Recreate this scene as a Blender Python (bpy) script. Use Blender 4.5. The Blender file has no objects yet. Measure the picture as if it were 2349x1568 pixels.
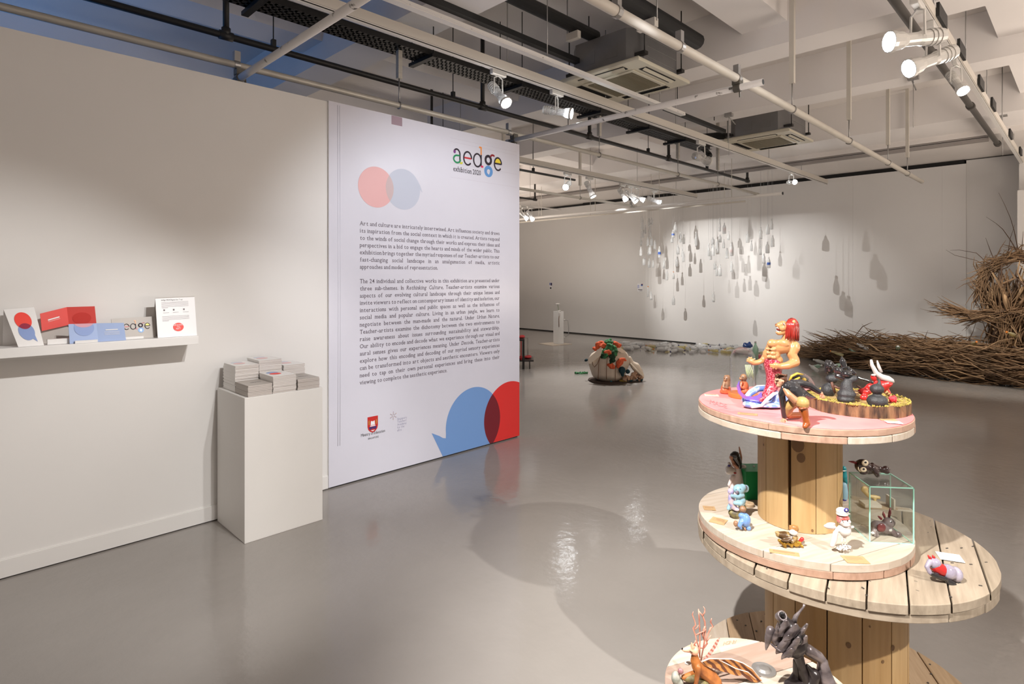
import bpy, bmesh, math, random
from mathutils import Vector, Matrix, Euler
random.seed(7)
S = bpy.context.scene
COL = S.collection
PI = math.pi
# ------------------------------------------------------------------ camera, world, lights, exposure
F_PX, CX, HOR, CAMZ = 1335.0, 1174.5, 636.0, 1.6
cam_d = bpy.data.cameras.new('camera'); cam = bpy.data.objects.new('camera', cam_d); COL.objects.link(cam)
cam_d.sensor_width = 36.0; cam_d.lens = 36.0 * F_PX / 2349.0
cam_d.shift_y = -(784.0 - HOR) / 2349.0
cam_d.clip_start = 0.05; cam_d.clip_end = 100
cam.location = (0, 0, CAMZ); cam.rotation_euler = (PI / 2, 0, -PI / 4)
S.camera = cam
S.cycles.transparent_max_bounces = 24
S.view_settings.view_transform = 'Standard'; S.view_settings.look = 'None'
S.view_settings.exposure = 0.0; S.view_settings.gamma = 1.0; S.view_settings.use_curve_mapping = False
W = bpy.data.worlds.new('world'); S.world = W; W.use_nodes = True
W.node_tree.nodes['Background'].inputs[0].default_value = (1.0, 0.86, 0.75, 1)
W.node_tree.nodes['Background'].inputs[1].default_value = 0.58

def spot(name, loc, target, power, angle, blend=0.5, size=0.05, color=(1, 0.955, 0.9)):
    d = bpy.data.lights.new(name, 'SPOT'); d.energy = power; d.spot_size = math.radians(angle)
    d.spot_blend = blend; d.shadow_soft_size = size; d.color = color
    o = bpy.data.objects.new(name, d); COL.objects.link(o); o.location = loc
    o.rotation_euler = (Vector(target) - Vector(loc)).to_track_quat('-Z', 'Y').to_euler()
    return o
def area(name, loc, target, power, size, color=(1, 1, 1)):
    d = bpy.data.lights.new(name, 'AREA'); d.energy = power; d.size = size; d.color = color
    o = bpy.data.objects.new(name, d); COL.objects.link(o); o.location = loc
    o.rotation_euler = (Vector(target) - Vector(loc)).to_track_quat('-Z', 'Y').to_euler()
    return o
# track heads on the rail over the camera's right side, aimed at the left wall, the panel and the spools
NEUTRAL = (1, 0.975, 0.95)
spot('light_left_wall', (1.5, 1.0, 3.05), (-0.2, 4.1, 0.1), 235, 56, 0.6, 0.03, NEUTRAL)
spot('light_pedestal', (1.75, 1.0, 3.05), (1.35, 4.1, 0.1), 140, 50, 0.6, 0.03, NEUTRAL)
spot('light_panel', (2.9, 1.0, 3.05), (3.15, 4.1, 1.45), 235, 62, 0.7, 0.03, (0.90, 0.93, 1.0))
spot('light_spools', (0.1, 0.85, 3.25), (2.3, 1.1, 0.45), 1150, 54, 1.0, 0.03, (1, 0.965, 0.92))
spot('light_spools_cross', (1.5, -2.4, 3.4), (2.35, 1.1, 0.3), 800, 46, 1.0, 0.03, (1, 0.965, 0.92))
# track heads by the far wall, and a fill added to brighten its right part
spot('light_far_wall', (9.75, 7.3, 3.02), (13.0, 6.3, 1.35), 350, 62, 0.7, 0.014, (1, 0.97, 0.94))
spot('light_far_wall_near', (9.95, 5.9, 3.02), (13.0, 4.5, 1.4), 235, 56, 0.8, 0.014, (1, 0.97, 0.94))
spot('light_far_wall_left', (9.6, 7.6, 3.02), (13.0, 9.2, 0.5), 130, 70, 1.0, 0.05, (1, 0.96, 0.9))
spot('fill_far_wall_right', (9.0, 3.0, 3.02), (13.0, 2.2, 0.6), 60, 74, 1.0, 0.05, (1, 0.94, 0.87))
spot('light_plinth', (8.6, 8.2, 3.05), (10.7, 9.3, 0.2), 110, 46, 0.8, 0.03, NEUTRAL)
spot('light_branches', (9.3, 0.9, 3.3), (11.4, 1.3, 0.2), 330, 60, 0.8, 0.03, (1, 0.95, 0.88))
spot('light_mound', (8.0, 6.2, 3.2), (7.3, 5.0, 0.0), 480, 78, 0.9, 0.04, NEUTRAL)
# unseen fill lights added to brighten the ceiling
UPC = (1, 0.86, 0.74)
area('ceiling_fill_right', (4.0, -2.6, 1.2), (4.4, -2.0, 4.0), 150, 2.5, UPC)
area('ceiling_fill_right_far', (9.5, -2.4, 1.2), (9.3, -1.8, 4.0), 150, 2.5, UPC)
area('ceiling_fill_far_left', (8.6, 10.6, 1.0), (8.8, 10.4, 4.0), 120, 2.0, UPC)
# daylight-blue lamp behind the left partition
area('light_blue', (-0.6, 6.6, 2.2), (0.2, 6.2, 4.0), 26, 1.2, (0.06, 0.30, 0.80))
# ------------------------------------------------------------------ helpers
R2 = math.sqrt(0.5)
def wpt(u, d, z): return Vector((R2 * d * (1 + u), R2 * d * (1 - u), z))
def at_z(px, py, z):
    u = (px - CX) / F_PX; d = F_PX * (CAMZ - z) / (py - HOR); return wpt(u, d, z)
def at_y(px, py, Y):
    u = (px - CX) / F_PX; d = Y / (R2 * (1 - u)); return wpt(u, d, CAMZ - (py - HOR) * d / F_PX)
def at_x(px, py, X):
    u = (px - CX) / F_PX; d = X / (R2 * (1 + u)); return wpt(u, d, CAMZ - (py - HOR) * d / F_PX)
def depth(p): return R2 * (p[0] + p[1])

def s2l(c):
    c = c / 255.0
    return c / 12.92 if c <= 0.04045 else ((c + 0.055) / 1.055) ** 2.4
def rgb(r, g, b): return (s2l(r), s2l(g), s2l(b), 1)
MATS = {}
def mat(name, color, rough=0.6, metal=0.0, var=0.0, vscale=8.0, bump=0.0, bscale=40.0, spec=0.5, emit=0.0, stretch=None, color2=None, coat=0.0, ramp=(0.35, 0.65), detail=4.0):
    if name in MATS: return MATS[name]
    m = bpy.data.materials.new(name); m.use_nodes = True; nt = m.node_tree; b = nt.nodes['Principled BSDF']
    b.inputs['Roughness'].default_value = rough; b.inputs['Metallic'].default_value = metal
    b.inputs['Base Color'].default_value = color; b.inputs['Specular IOR Level'].default_value = spec
    b.inputs['Coat Weight'].default_value = coat
    if var > 0 or color2 is not None or bump > 0:
        tc = nt.nodes.new('ShaderNodeTexCoord'); mp = nt.nodes.new('ShaderNodeMapping')
        nt.links.new(tc.outputs['Object'], mp.inputs[0])
        if stretch: mp.inputs['Scale'].default_value = stretch
    if var > 0 or color2 is not None:
        n = nt.nodes.new('ShaderNodeTexNoise'); n.inputs['Scale'].default_value = vscale; n.inputs['Detail'].default_value = detail
        nt.links.new(mp.outputs[0], n.inputs['Vector'])
        r = nt.nodes.new('ShaderNodeValToRGB'); e = r.color_ramp.elements
        e[0].position, e[1].position = ramp
        c2 = color2 if color2 is not None else tuple(max(0, x * (1 - var)) for x in color[:3]) + (1,)
        e[0].color = c2; e[1].color = color
        nt.links.new(n.outputs['Fac'], r.inputs[0]); nt.links.new(r.outputs[0], b.inputs['Base Color'])
    if bump > 0:
        n2 = nt.nodes.new('ShaderNodeTexNoise'); n2.inputs['Scale'].default_value = bscale; n2.inputs['Detail'].default_value = 5
        nt.links.new(mp.outputs[0], n2.inputs['Vector'])
        bp = nt.nodes.new('ShaderNodeBump'); bp.inputs['Strength'].default_value = bump; bp.inputs['Distance'].default_value = 0.01
        nt.links.new(n2.outputs['Fac'], bp.inputs['Height']); nt.links.new(bp.outputs[0], b.inputs['Normal'])
    if emit > 0:
        b.inputs['Emission Color'].default_value = color; b.inputs['Emission Strength'].default_value = emit
    MATS[name] = m
    return m
def glassy(name, tint=(1, 1, 1), mix=0.25, rough=0.05, diffuse=0.0, fres=1.45):
    """thin clear plastic / glass: transparent film with a fresnel gloss"""
    if name in MATS: return MATS[name]
    m = bpy.data.materials.new(name); m.use_nodes = True; nt = m.node_tree; nt.nodes.clear()
    o = nt.nodes.new('ShaderNodeOutputMaterial'); t = nt.nodes.new('ShaderNodeBsdfTransparent'); t.inputs[0].default_value = (*tint, 1)
    g = nt.nodes.new('ShaderNodeBsdfGlossy'); g.inputs['Roughness'].default_value = rough
    f = nt.nodes.new('ShaderNodeLayerWeight'); f.inputs[0].default_value = 0.5
    pw = nt.nodes.new('ShaderNodeMath'); pw.operation = 'POWER'; pw.inputs[1].default_value = 2.6; nt.links.new(f.outputs['Facing'], pw.inputs[0])
    ad = nt.nodes.new('ShaderNodeMath'); ad.operation = 'MULTIPLY_ADD'; ad.inputs[1].default_value = 0.75; ad.inputs[2].default_value = mix; ad.use_clamp = True
    nt.links.new(pw.outputs[0], ad.inputs[0])
    mx = nt.nodes.new('ShaderNodeMixShader'); nt.links.new(ad.outputs[0], mx.inputs[0])
    nt.links.new(t.outputs[0], mx.inputs[1]); nt.links.new(g.outputs[0], mx.inputs[2]); last = mx
    if diffuse > 0:
        df = nt.nodes.new('ShaderNodeBsdfDiffuse'); df.inputs[0].default_value = (*[min(1, c * 0.9) for c in tint], 1)
        m2 = nt.nodes.new('ShaderNodeMixShader'); m2.inputs[0].default_value = diffuse
        nt.links.new(mx.outputs[0], m2.inputs[1]); nt.links.new(df.outputs[0], m2.inputs[2]); last = m2
    nt.links.new(last.outputs[0], o.inputs[0]); MATS[name] = m
    return m

def add_box(bm, x0, x1, y0, y1, z0, z1):
    v = [bm.verts.new(p) for p in ((x0, y0, z0), (x1, y0, z0), (x1, y1, z0), (x0, y1, z0), (x0, y0, z1), (x1, y0, z1), (x1, y1, z1), (x0, y1, z1))]
    for f in ((0, 3, 2, 1), (4, 5, 6, 7), (0, 1, 5, 4), (1, 2, 6, 5), (2, 3, 7, 6), (3, 0, 4, 7)): bm.faces.new([v[i] for i in f])
    return v
def add_obox(bm, c, ax, ay, az, hx, hy, hz):
    """box about c with half sizes along three axes"""
    c = Vector(c); ax, ay, az = Vector(ax).normalized() * hx, Vector(ay).normalized() * hy, Vector(az).normalized() * hz
    v = [bm.verts.new(c + i * ax + j * ay + k * az) for k in (-1, 1) for i, j in ((-1, -1), (1, -1), (1, 1), (-1, 1))]
    for f in ((0, 3, 2, 1), (4, 5, 6, 7), (0, 1, 5, 4), (1, 2, 6, 5), (2, 3, 7, 6), (3, 0, 4, 7)): bm.faces.new([v[i] for i in f])
def add_tube(bm, pts, radii, seg=8, cap=True, squash=None):
    """tube through pts; radii a number or a list"""
    pts = [Vector(p) for p in pts]; n = len(pts)
    if not isinstance(radii, (list, tuple)): radii = [radii] * n
    rings = []; prev = None
    for i, p in enumerate(pts):
        t = (pts[min(i + 1, n - 1)] - pts[max(i - 1, 0)])
        t = t.normalized() if t.length > 1e-9 else Vector((0, 0, 1))
        if prev is None:
            a = Vector((0, 0, 1)) if abs(t.z) < 0.9 else Vector((1, 0, 0))
            prev = t.cross(a).normalized()
        nx = (prev - t * prev.dot(t))
        nx = nx.normalized() if nx.length > 1e-6 else t.orthogonal().normalized()
        ny = t.cross(nx); prev = nx
        rings.append([bm.verts.new(p + radii[i] * (math.cos(a) * nx + math.sin(a) * ny * (squash or 1))) for a in (2 * PI * k / seg for k in range(seg))])
    for a, b in zip(rings, rings[1:]):
        for k in range(seg): bm.faces.new((a[k], a[(k + 1) % seg], b[(k + 1) % seg], b[k]))
    if cap:
        bm.faces.new(list(reversed(rings[0]))); bm.faces.new(rings[-1])
def add_lathe(bm, prof, seg=24, c=(0, 0, 0), cap=True, mtx=None):
    """prof: list of (r, z) bottom to top"""
    rings = []
    for r, z in prof:
        rings.append([bm.verts.new((Vector(c) + Vector((r * math.cos(a), r * math.sin(a), z))) if mtx is None else mtx @ Vector((r * math.cos(a), r * math.sin(a), z))) for a in (2 * PI * k / seg for k in range(seg))])
    for a, b in zip(rings, rings[1:]):
        for k in range(seg): bm.faces.new((a[k], a[(k + 1) % seg], b[(k + 1) % seg], b[k]))
    if cap:
        bm.faces.new(list(reversed(rings[0]))); bm.faces.new(rings[-1])
def add_ball(bm, c, r, rot=None, u=12, v=8):
    if not isinstance(r, (tuple, list)): r = (r, r, r)
    M = Matrix.Translation(Vector(c)) @ (Euler(rot).to_matrix().to_4x4() if rot else Matrix.Identity(4)) @ Matrix.Diagonal((*r, 1))
    bmesh.ops.create_uvsphere(bm, u_segments=u, v_segments=v, radius=1, matrix=M)
def add_prism(bm, poly, z0, z1, mtx=None):
    """poly list of 2-D points (ccw) extruded along z"""
    T = (lambda p: mtx @ Vector(p)) if mtx is not None else Vector
    a = [bm.verts.new(T((x, y, z0))) for x, y in poly]; b = [bm.verts.new(T((x, y, z1))) for x, y in poly]; n = len(poly)
    bm.faces.new(list(reversed(a))); bm.faces.new(b)
    for i in range(n): bm.faces.new((a[i], a[(i + 1) % n], b[(i + 1) % n], b[i]))

def obj(name, bm, m, parent=None, smooth=False, bevel=0.0, loc=None, rot=None):
    bmesh.ops.recalc_face_normals(bm, faces=bm.faces[:])
    me = bpy.data.meshes.new(name); bm.to_mesh(me); bm.free()
    for mm in (m if isinstance(m, (list, tuple)) else [m]): me.materials.append(mm)
    if smooth:
        for p in me.polygons: p.use_smooth = True
    o = bpy.data.objects.new(name, me); COL.objects.link(o)
    if parent is not None: o.parent = parent
    if loc is not None: o.location = loc
    if rot is not None: o.rotation_euler = rot
    if bevel > 0:
        b = o.modifiers.new('bevel', 'BEVEL'); b.width = bevel; b.segments = 2; b.limit_method = 'ANGLE'
    return o
def tag(o, label, cat, group=None):
    o['label'] = label; o['category'] = cat
    if group: o['group'] = group
    return o
def struct(name, bm, m, parent=None, **k):
    o = obj(name, bm, m, parent, **k)
    if parent is None: o['kind'] = 'structure'
    return o
def thing(name, label, cat, loc=(0, 0, 0), rotz=0.0, group=None):
    o = bpy.data.objects.new(name, None); COL.objects.link(o); o.location = loc; o.rotation_euler = (0, 0, rotz)
    o.empty_display_size = 0.05
    return tag(o, label, cat, group)
def kids(o): return [c for c in bpy.data.objects if c.parent == o]
def dup(root, loc=None, rot=None, label=None, group=None, scale=None):
    def cp(o, par):
        c = o.copy(); COL.objects.link(c)
        if par is not None: c.parent = par; c.matrix_parent_inverse = o.matrix_parent_inverse.copy()
        for ch in list(o.children): cp(ch, c)
        return c
    r = cp(root, None)
    if loc is not None: r.location = loc
    if rot is not None: r.rotation_euler = rot
    if label: r['label'] = label
    if group: r['group'] = group
    if scale is not None: r.scale = scale if isinstance(scale, (tuple, list)) else (scale,) * 3
    return r
def bx(name, x0, x1, y0, y1, z0, z1, m, parent=None, bevel=0.0):
    bm = bmesh.new(); add_box(bm, x0, x1, y0, y1, z0, z1); return obj(name, bm, m, parent, bevel=bevel)
def tb(name, pts, r, m, parent=None, seg=10, smooth=True):
    bm = bmesh.new(); add_tube(bm, pts, r, seg); return obj(name, bm, m, parent, smooth=smooth)

# ---- lettering: the built-in face with slab serifs added, laid out by our own widths
GLYPH = {}
SERIF = dict(a='br', b='tl', d='tr br', f='bm', h='tl bl br', i='bm tc', k='tl bl br xr', l='bm ta', m='bl bm br xl', n='bl br xl', p='dl xl', q='dr', r='bl xl', u='xl br', v='xl xr', w='xl xr', x='xl xr bl br', y='xl xr',
             A='bl br', T='bm', I='bm cm', O='', L='bl cl', V='cl cr', U='cl cr', D='bl cl', N='bl cl cr', R='bl br cl', C='')
def glyph(ch, bold=True):
    """(width, verts, faces, bounds) of one character at size 1"""
    if (ch, bold) in GLYPH: return GLYPH[ch, bold]
    cu = bpy.data.curves.new('g', 'FONT'); cu.body = ch; cu.size = 1.0; cu.resolution_u = 2; cu.offset = 0.007 if bold else 0.0
    o = bpy.data.objects.new('g', cu); COL.objects.link(o)
    me = bpy.data.meshes.new_from_object(o.evaluated_get(bpy.context.evaluated_depsgraph_get()))
    vs = [(v.co.x, v.co.y) for v in me.vertices]; fs = [tuple(p.vertices) for p in me.polygons]
    bpy.data.objects.remove(o); bpy.data.curves.remove(cu); bpy.data.meshes.remove(me)
    if vs: x0, x1, y0, y1 = min(v[0] for v in vs), max(v[0] for v in vs), min(v[1] for v in vs), max(v[1] for v in vs)
    else: x0 = x1 = y0 = y1 = 0
    GLYPH[ch, bold] = (x1 - x0, vs, fs, (x0, x1, y0, y1)); return GLYPH[ch, bold]
def word_shapes(word, serif=True, gap=0.05):
    """list of (verts, faces) at size 1 for a word, and its width"""
    out = []; x = 0.0
    for ch in word:
        w, vs, fs, (x0, x1, y0, y1) = glyph(ch, serif)
        pad = 0.06 if (serif and ch in 'filrtj1') else 0.015 if serif else 0.0
        off = x + pad - x0
        out.append(([(vx + off, vy) for vx, vy in vs], fs))
        if serif and ch in SERIF:
            xh, bar, hw = glyph('x')[3][3] + 0.002, 0.052, 0.10
            top = y1
            for c in SERIF[ch].split():
                yy = {'b': 0.0, 't': top - bar, 'x': xh - bar, 'd': y0, 'c': top - bar}[c[0]]
                cx = {'l': x0 + 0.045, 'r': x1 - 0.045, 'm': (x0 + x1) / 2, 'c': (x0 + x1) / 2 - 0.06, 'a': x0 + 0.045 - 0.06}[c[1]]
                if c == 'tc': yy = xh - bar
                out.append(([(cx - hw + off, yy), (cx + hw + off, yy), (cx + hw + off, yy + bar), (cx - hw + off, yy + bar)], [(0, 1, 2, 3)]))
        x += w + 2 * pad + gap
    return out, max(0.0, x - gap)
def text_bm(bm, words, x, y, size, mtx, width=None, serif=True, space=0.30, italic=(), xs=1.0):
    """adds words from (x, y) in the plane of mtx; justified to width when given"""
    shapes = [word_shapes(w, serif) for w in words]
    nat = sum(s[1] for s in shapes) * size * xs; ns = max(1, len(words) - 1); sp = space * size * xs
    k = xs
    if width is not None:
        if nat + ns * sp * 0.7 > width: k = xs * width / (nat + ns * sp * 0.8); nat = nat / xs * k
        sp = (width - nat) / ns
    for i, (sh, w) in enumerate(shapes):
        sl = 0.2 if i in italic else 0.0
        for vs, fs in sh:
            vv = [bm.verts.new(mtx @ Vector((x + (vx + sl * vy) * size * k, y + vy * size, 0.00004 if len(vs) == 4 and len(fs) == 1 else 0))) for vx, vy in vs]
            for f in fs:
                try: bm.faces.new([vv[j] for j in f])
                except ValueError: pass
        x += w * size * k + sp
def text_part(name, words, x, y, size, mtx, m, parent, **k):
    bm = bmesh.new(); text_bm(bm, words.split() if isinstance(words, str) else words, x, y, size, mtx, **k)
    me = bpy.data.meshes.new(name); bm.to_mesh(me); bm.free(); me.materials.append(m)
    o = bpy.data.objects.new(name, me); COL.objects.link(o); o.parent = parent; o['kind'] = 'stuff'; return o

# ---- modelling of small figures: soft unions of balls and limbs. A figure stands at a real spot on its support; its parts are
# measured in the photograph (x, y) and given their own depth (away from the visitor is positive) in the same units.
class Fig:
    def __init__(s, name, label, cat, px, py, z, zoom=(0, 0, 1), group=None, root=None):
        p = at_z(px, py, z); s.u = depth(p) / F_PX; s.px, s.py, s.z = px, py, zoom
        s.root = root or thing(name, label, cat, p, -PI / 4, group)
        s.off = Vector((0, 0, 0)) if root is None else root_inv(root, p)
        s.K = py - HOR; s.U = px - CX
    def P(s, x, y, dep=0.0):
        ox, oy, sc = s.z; px, py = ox + x / sc, oy + y / sc; dep = dep / sc; f = 1 + dep / F_PX
        return Vector((((px - s.px) * f + s.U * dep / F_PX) * s.u, dep * s.u, ((s.py - py) * f - s.K * dep / F_PX) * s.u)) + s.off
    def r(s, v): return v / s.z[2] * s.u
    def g(s, y):
        """depth of the support where it shows at height y of the picture"""
        py = s.z[1] + y / s.z[2]; return (F_PX * s.K / (py - HOR) - F_PX) * s.z[2]
    def org(s): return Org(s)
    def wires(s, name, strokes, m, seg=6, parent=None):
        bm = bmesh.new()
        for st in strokes: add_tube(bm, [s.P(*q[:3]) for q in st], [s.r(q[3]) for q in st], seg)
        return obj(name, bm, m, parent or s.root, smooth=True)
    def wire(s, name, st, m, seg=6, parent=None): return s.wires(name, [st], m, seg, parent)
    def plate(s, name, pts, dep, th, m, parent=None, slope=0.0):
        bm = bmesh.new(); n = len(pts)
        a = [bm.verts.new(s.P(x, y, dep + slope * (x - pts[0][0]))) for x, y in pts]; b = [bm.verts.new(s.P(x, y, dep + th + slope * (x - pts[0][0]))) for x, y in pts]
        fa = bm.faces.new(a); fb = bm.faces.new(b[::-1])
        for i in range(n): bm.faces.new((a[i], b[i], b[(i + 1) % n], a[(i + 1) % n]))
        bmesh.ops.triangulate(bm, faces=[fa, fb])
        return obj(name, bm, m, parent or s.root)
def root_inv(root, p): return Matrix.Rotation(PI / 4, 3, 'Z') @ (Vector(p) - root.location)
class Org:
    def __init__(s, f): s.bm = bmesh.new(); s.f = f
    def ball(s, x, y, dep, rx, ry=None, rd=None, rot=None):
        ry = rx if ry is None else ry; rd = min(rx, ry) if rd is None else rd; f = s.f
        add_ball(s.bm, f.P(x, y, dep), (f.r(rx), f.r(rd), f.r(ry)), rot); return s
    def limb(s, *pts, seg=10):
        f = s.f; P = [f.P(*p[:3]) for p in pts]; R = [f.r(p[3]) for p in pts]
        add_tube(s.bm, P, R, seg)
        for p, r in zip(P, R): add_ball(s.bm, p, r, u=10, v=6)
        return s
    def build(s, name, m, parent=None, vox=None, smooth=5):
        o = obj(name, s.bm, m, parent or s.f.root, smooth=True)
        if vox:
            r = o.modifiers.new('fuse', 'REMESH'); r.mode = 'VOXEL'; r.voxel_size = s.f.r(vox); r.use_smooth_shade = True
            if smooth: k = o.modifiers.new('soft', 'SMOOTH'); k.iterations = smooth; k.factor = 0.5
        return o
# ------------------------------------------------------------------ the room
WHITE = mat('wall_paint', (0.76, 0.745, 0.725, 1), 0.55, var=0.02, vscale=1.5, bump=0.02, bscale=60)
CEIL = mat('ceiling_paint', (0.84, 0.80, 0.765, 1), 0.8, var=0.05, vscale=0.7)
DARK = mat('dark_joint_and_shade', (0.01, 0.01, 0.01, 1), 0.8)
def floor_mat():
    m = bpy.data.materials.new('polished_screed'); m.use_nodes = True; nt = m.node_tree; b = nt.nodes['Principled BSDF']
    tc = nt.nodes.new('ShaderNodeTexCoord')
    n = nt.nodes.new('ShaderNodeTexNoise'); n.inputs['Scale'].default_value = 0.8; n.inputs['Detail'].default_value = 6
    nt.links.new(tc.outputs['Object'], n.inputs['Vector'])
    r = nt.nodes.new('ShaderNodeValToRGB'); r.color_ramp.elements[0].position = 0.3; r.color_ramp.elements[1].position = 0.75
    r.color_ramp.elements[0].color = (0.255, 0.234, 0.215, 1); r.color_ramp.elements[1].color = (0.32, 0.297, 0.275, 1)
    nt.links.new(n.outputs['Fac'], r.inputs[0]); nt.links.new(r.outputs[0], b.inputs['Base Color'])
    n2 = nt.nodes.new('ShaderNodeTexNoise'); n2.inputs['Scale'].default_value = 2.2; n2.inputs['Detail'].default_value = 8
    nt.links.new(tc.outputs['Object'], n2.inputs['Vector'])
    mr = nt.nodes.new('ShaderNodeMapRange'); mr.inputs['To Min'].default_value = 0.07; mr.inputs['To Max'].default_value = 0.15
    nt.links.new(n2.outputs['Fac'], mr.inputs[0]); nt.links.new(mr.outputs[0], b.inputs['Roughness'])
    n3 = nt.nodes.new('ShaderNodeTexNoise'); n3.inputs['Scale'].default_value = 14; n3.inputs['Detail'].default_value = 6
    nt.links.new(tc.outputs['Object'], n3.inputs['Vector'])
    bp = nt.nodes.new('ShaderNodeBump'); bp.inputs['Strength'].default_value = 0.10; bp.inputs['Distance'].default_value = 0.02
    nt.links.new(n3.outputs['Fac'], bp.inputs['Height']); nt.links.new(bp.outputs[0], b.inputs['Normal'])
    b.inputs['Specular IOR Level'].default_value = 0.48
    return m
bm = bmesh.new(); add_box(bm, -8, 14, -8, 15, -0.1, 0.0); struct('floor', bm, floor_mat())
bm = bmesh.new(); add_box(bm, -8, 13.6, -8, 15, 4.3, 4.4); ceiling = struct('ceiling', bm, CEIL)
BEAM = mat('beam_paint', (0.90, 0.87, 0.85, 1), 0.8, var=0.04, vscale=0.9)
for x0, x1, zb in ((-4.2, -3.8, 3.8), (-0.3, 0.1, 3.8), (2.82, 3.24, 3.8), (5.67, 6.05, 3.8), (7.57, 7.92, 3.8), (10.04, 11.02, 3.78)):
    bx('beam', x0, x1, -8, 15, zb, 4.3, BEAM, ceiling)
bx('soffit', 11.02, 13.6, -8, 15, 3.7, 4.3, CEIL, ceiling)
for y0, y1, x1 in ((-3.5, -3.0, 11.1), (-1.2, 0.68, 11.1), (2.03, 2.46, 5.7), (5.55, 5.98, 11.1), (7.6, 8.03, 11.1), (9.8, 10.2, 11.1)):
    bx('beam', -8, x1, y0, y1, 4.0, 4.3, BEAM, ceiling)
bm = bmesh.new(); add_box(bm, -6, 2.128, 4.1, 4.2, 0.006, 2.93); wall_left = struct('wall_left', bm, WHITE)
bm = bmesh.new(); add_box(bm, -6, 2.126, 4.088, 4.1, 0.008, 0.1); add_box(bm, -6, 2.126, 4.092, 4.1, 0.1, 0.105); struct('baseboard_left', bm, WHITE)
bm = bmesh.new(); add_box(bm, -6, 2.12, 4.104, 4.19, 0.0, 0.008); struct('trim_1', bm, DARK)
# far wall: display boards in front of the building wall, a black box standing in for the slot's shade on top and a dark foot joint
bm = bmesh.new(); add_box(bm, 13.0, 13.12, 8.159, 14.9, 0.03, 3.62); wb = struct('wall_back', bm, WHITE)
bx('board', 13.0, 13.12, 3.3985, 8.1575, 0.03, 3.62, WHITE, wb); bx('board', 13.0015, 13.12, 1.95, 3.3975, 0.03, 3.62, WHITE, wb); bx('board', 13.0, 13.12, 1.6055, 1.949, 0.03, 3.62, WHITE, wb); bx('board', 13.03, 13.15, 0.87, 1.605, 0.0, 3.68, WHITE, wb)
bm = bmesh.new(); add_box(bm, 13.03, 13.3, 1.63, 10.2, 3.61, 3.695); struct('slot_shade', bm, DARK)
bm = bmesh.new(); add_box(bm, 13.012, 13.1, 1.63, 14.9, 0.0, 0.03); struct('trim_3', bm, DARK)
bm = bmesh.new(); add_box(bm, 13.4, 13.5, -8, 15, 0.0, 3.71); struct('wall_building', bm, WHITE)
bm = bmesh.new(); add_box(bm, 12.2, 13.4, -4, 0.93 - 0.07, 0, 2.98); add_box(bm, 12.5, 13.4, -4, 0.86, 2.98, 3.7); struct('wall_right', bm, WHITE)
bm = bmesh.new(); add_box(bm, -6, 13.5, 14.9, 15.0, 0, 4.3); struct('wall_far_left', bm, WHITE)
bm = bmesh.new(); add_box(bm, -6.1, -6.0, 4.1, 15, 0.0, 4.3); struct('light_block_wall', bm, WHITE)  # unseen wall added to keep world light out behind the partition
# caption sheets on the far wall
CAPW = mat('caption_paper', (0.85, 0.85, 0.87, 1), 0.5); CAPB = mat('caption_blue', rgb(95, 115, 180), 0.5); CAPR = mat('caption_red', rgb(205, 50, 50), 0.5); INK = mat('ink_black', rgb(40, 36, 38), 0.5); INKG = mat('ink_grey', rgb(105, 95, 100), 0.5)
def caption(name, px, py, label, wide, rows):
    p = at_x(px, py, 12.998); c = thing(name, label, 'caption', p)
    bx('sheet', -0.003, 0.0, -wide, wide, 0.0, 0.20, CAPW, c)
    for k, (y0, y1, z0, z1, m) in enumerate(rows): bx('print', -0.0045, -0.003, y0 * wide, y1 * wide, z0, z1, m, c)
caption('wall_caption', 1468.5, 668, 'white caption sheet with blue and red print left of the hanging bottles', 0.085,
        [(-0.95, -0.3, 0.14, 0.19, CAPB), (-0.95, -0.55, 0.17, 0.195, CAPR), (0.3, 0.9, 0.08, 0.17, mat('caption_lilac', rgb(190, 195, 225), 0.5)), (-0.8, 0.7, 0.035, 0.05, INK), (-0.8, 0.2, 0.012, 0.022, INKG)])
caption('wall_caption', 1263.5, 663, 'small caption sheet on far wall above the white plinth', 0.055,
        [(-0.95, 0.1, 0.11, 0.19, mat('caption_violet', rgb(60, 50, 90), 0.5)), (0.3, 0.9, 0.12, 0.19, CAPB), (-0.5, 0.5, 0.01, 0.06, INK)])
sw = thing('wall_socket', 'small white socket plate low on the far wall at right', 'socket', at_x(2144, 700, 12.999)); bx('plate', -0.008, 0, -0.03, 0.03, -0.045, 0.045, WHITE, sw, 0.002); bx('button', -0.011, -0.008, -0.012, 0.012, -0.02, 0.02, CAPW, sw)
# ------------------------------------------------------------------ services under the ceiling
PIPEW = mat('painted_pipe', (0.60, 0.565, 0.50, 1), 0.42, metal=0.25, var=0.12, vscale=6, stretch=(1, 6, 6))
PIPEC = mat('cream_pipe', (0.66, 0.62, 0.55, 1), 0.5, var=0.08, vscale=4)
RODW = mat('scuffed_white_tube', (0.72, 0.70, 0.69, 1), 0.4, color2=(0.10, 0.09, 0.08, 1), vscale=14, ramp=(0.27, 0.34), stretch=(1.2, 1.2, 1.2))
BLACK = mat('black_paint', (0.012, 0.012, 0.012, 1), 0.55)
BLACKP = mat('black_pipe_paint', (0.018, 0.016, 0.014, 1), 0.5)
STEEL = mat('galvanised', (0.42, 0.41, 0.40, 1), 0.4, metal=0.7, var=0.1)
TRUNK = mat('white_trunking', (0.64, 0.60, 0.54, 1), 0.5)
TRACKW = mat('white_track', (0.74, 0.72, 0.69, 1), 0.45)
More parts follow.
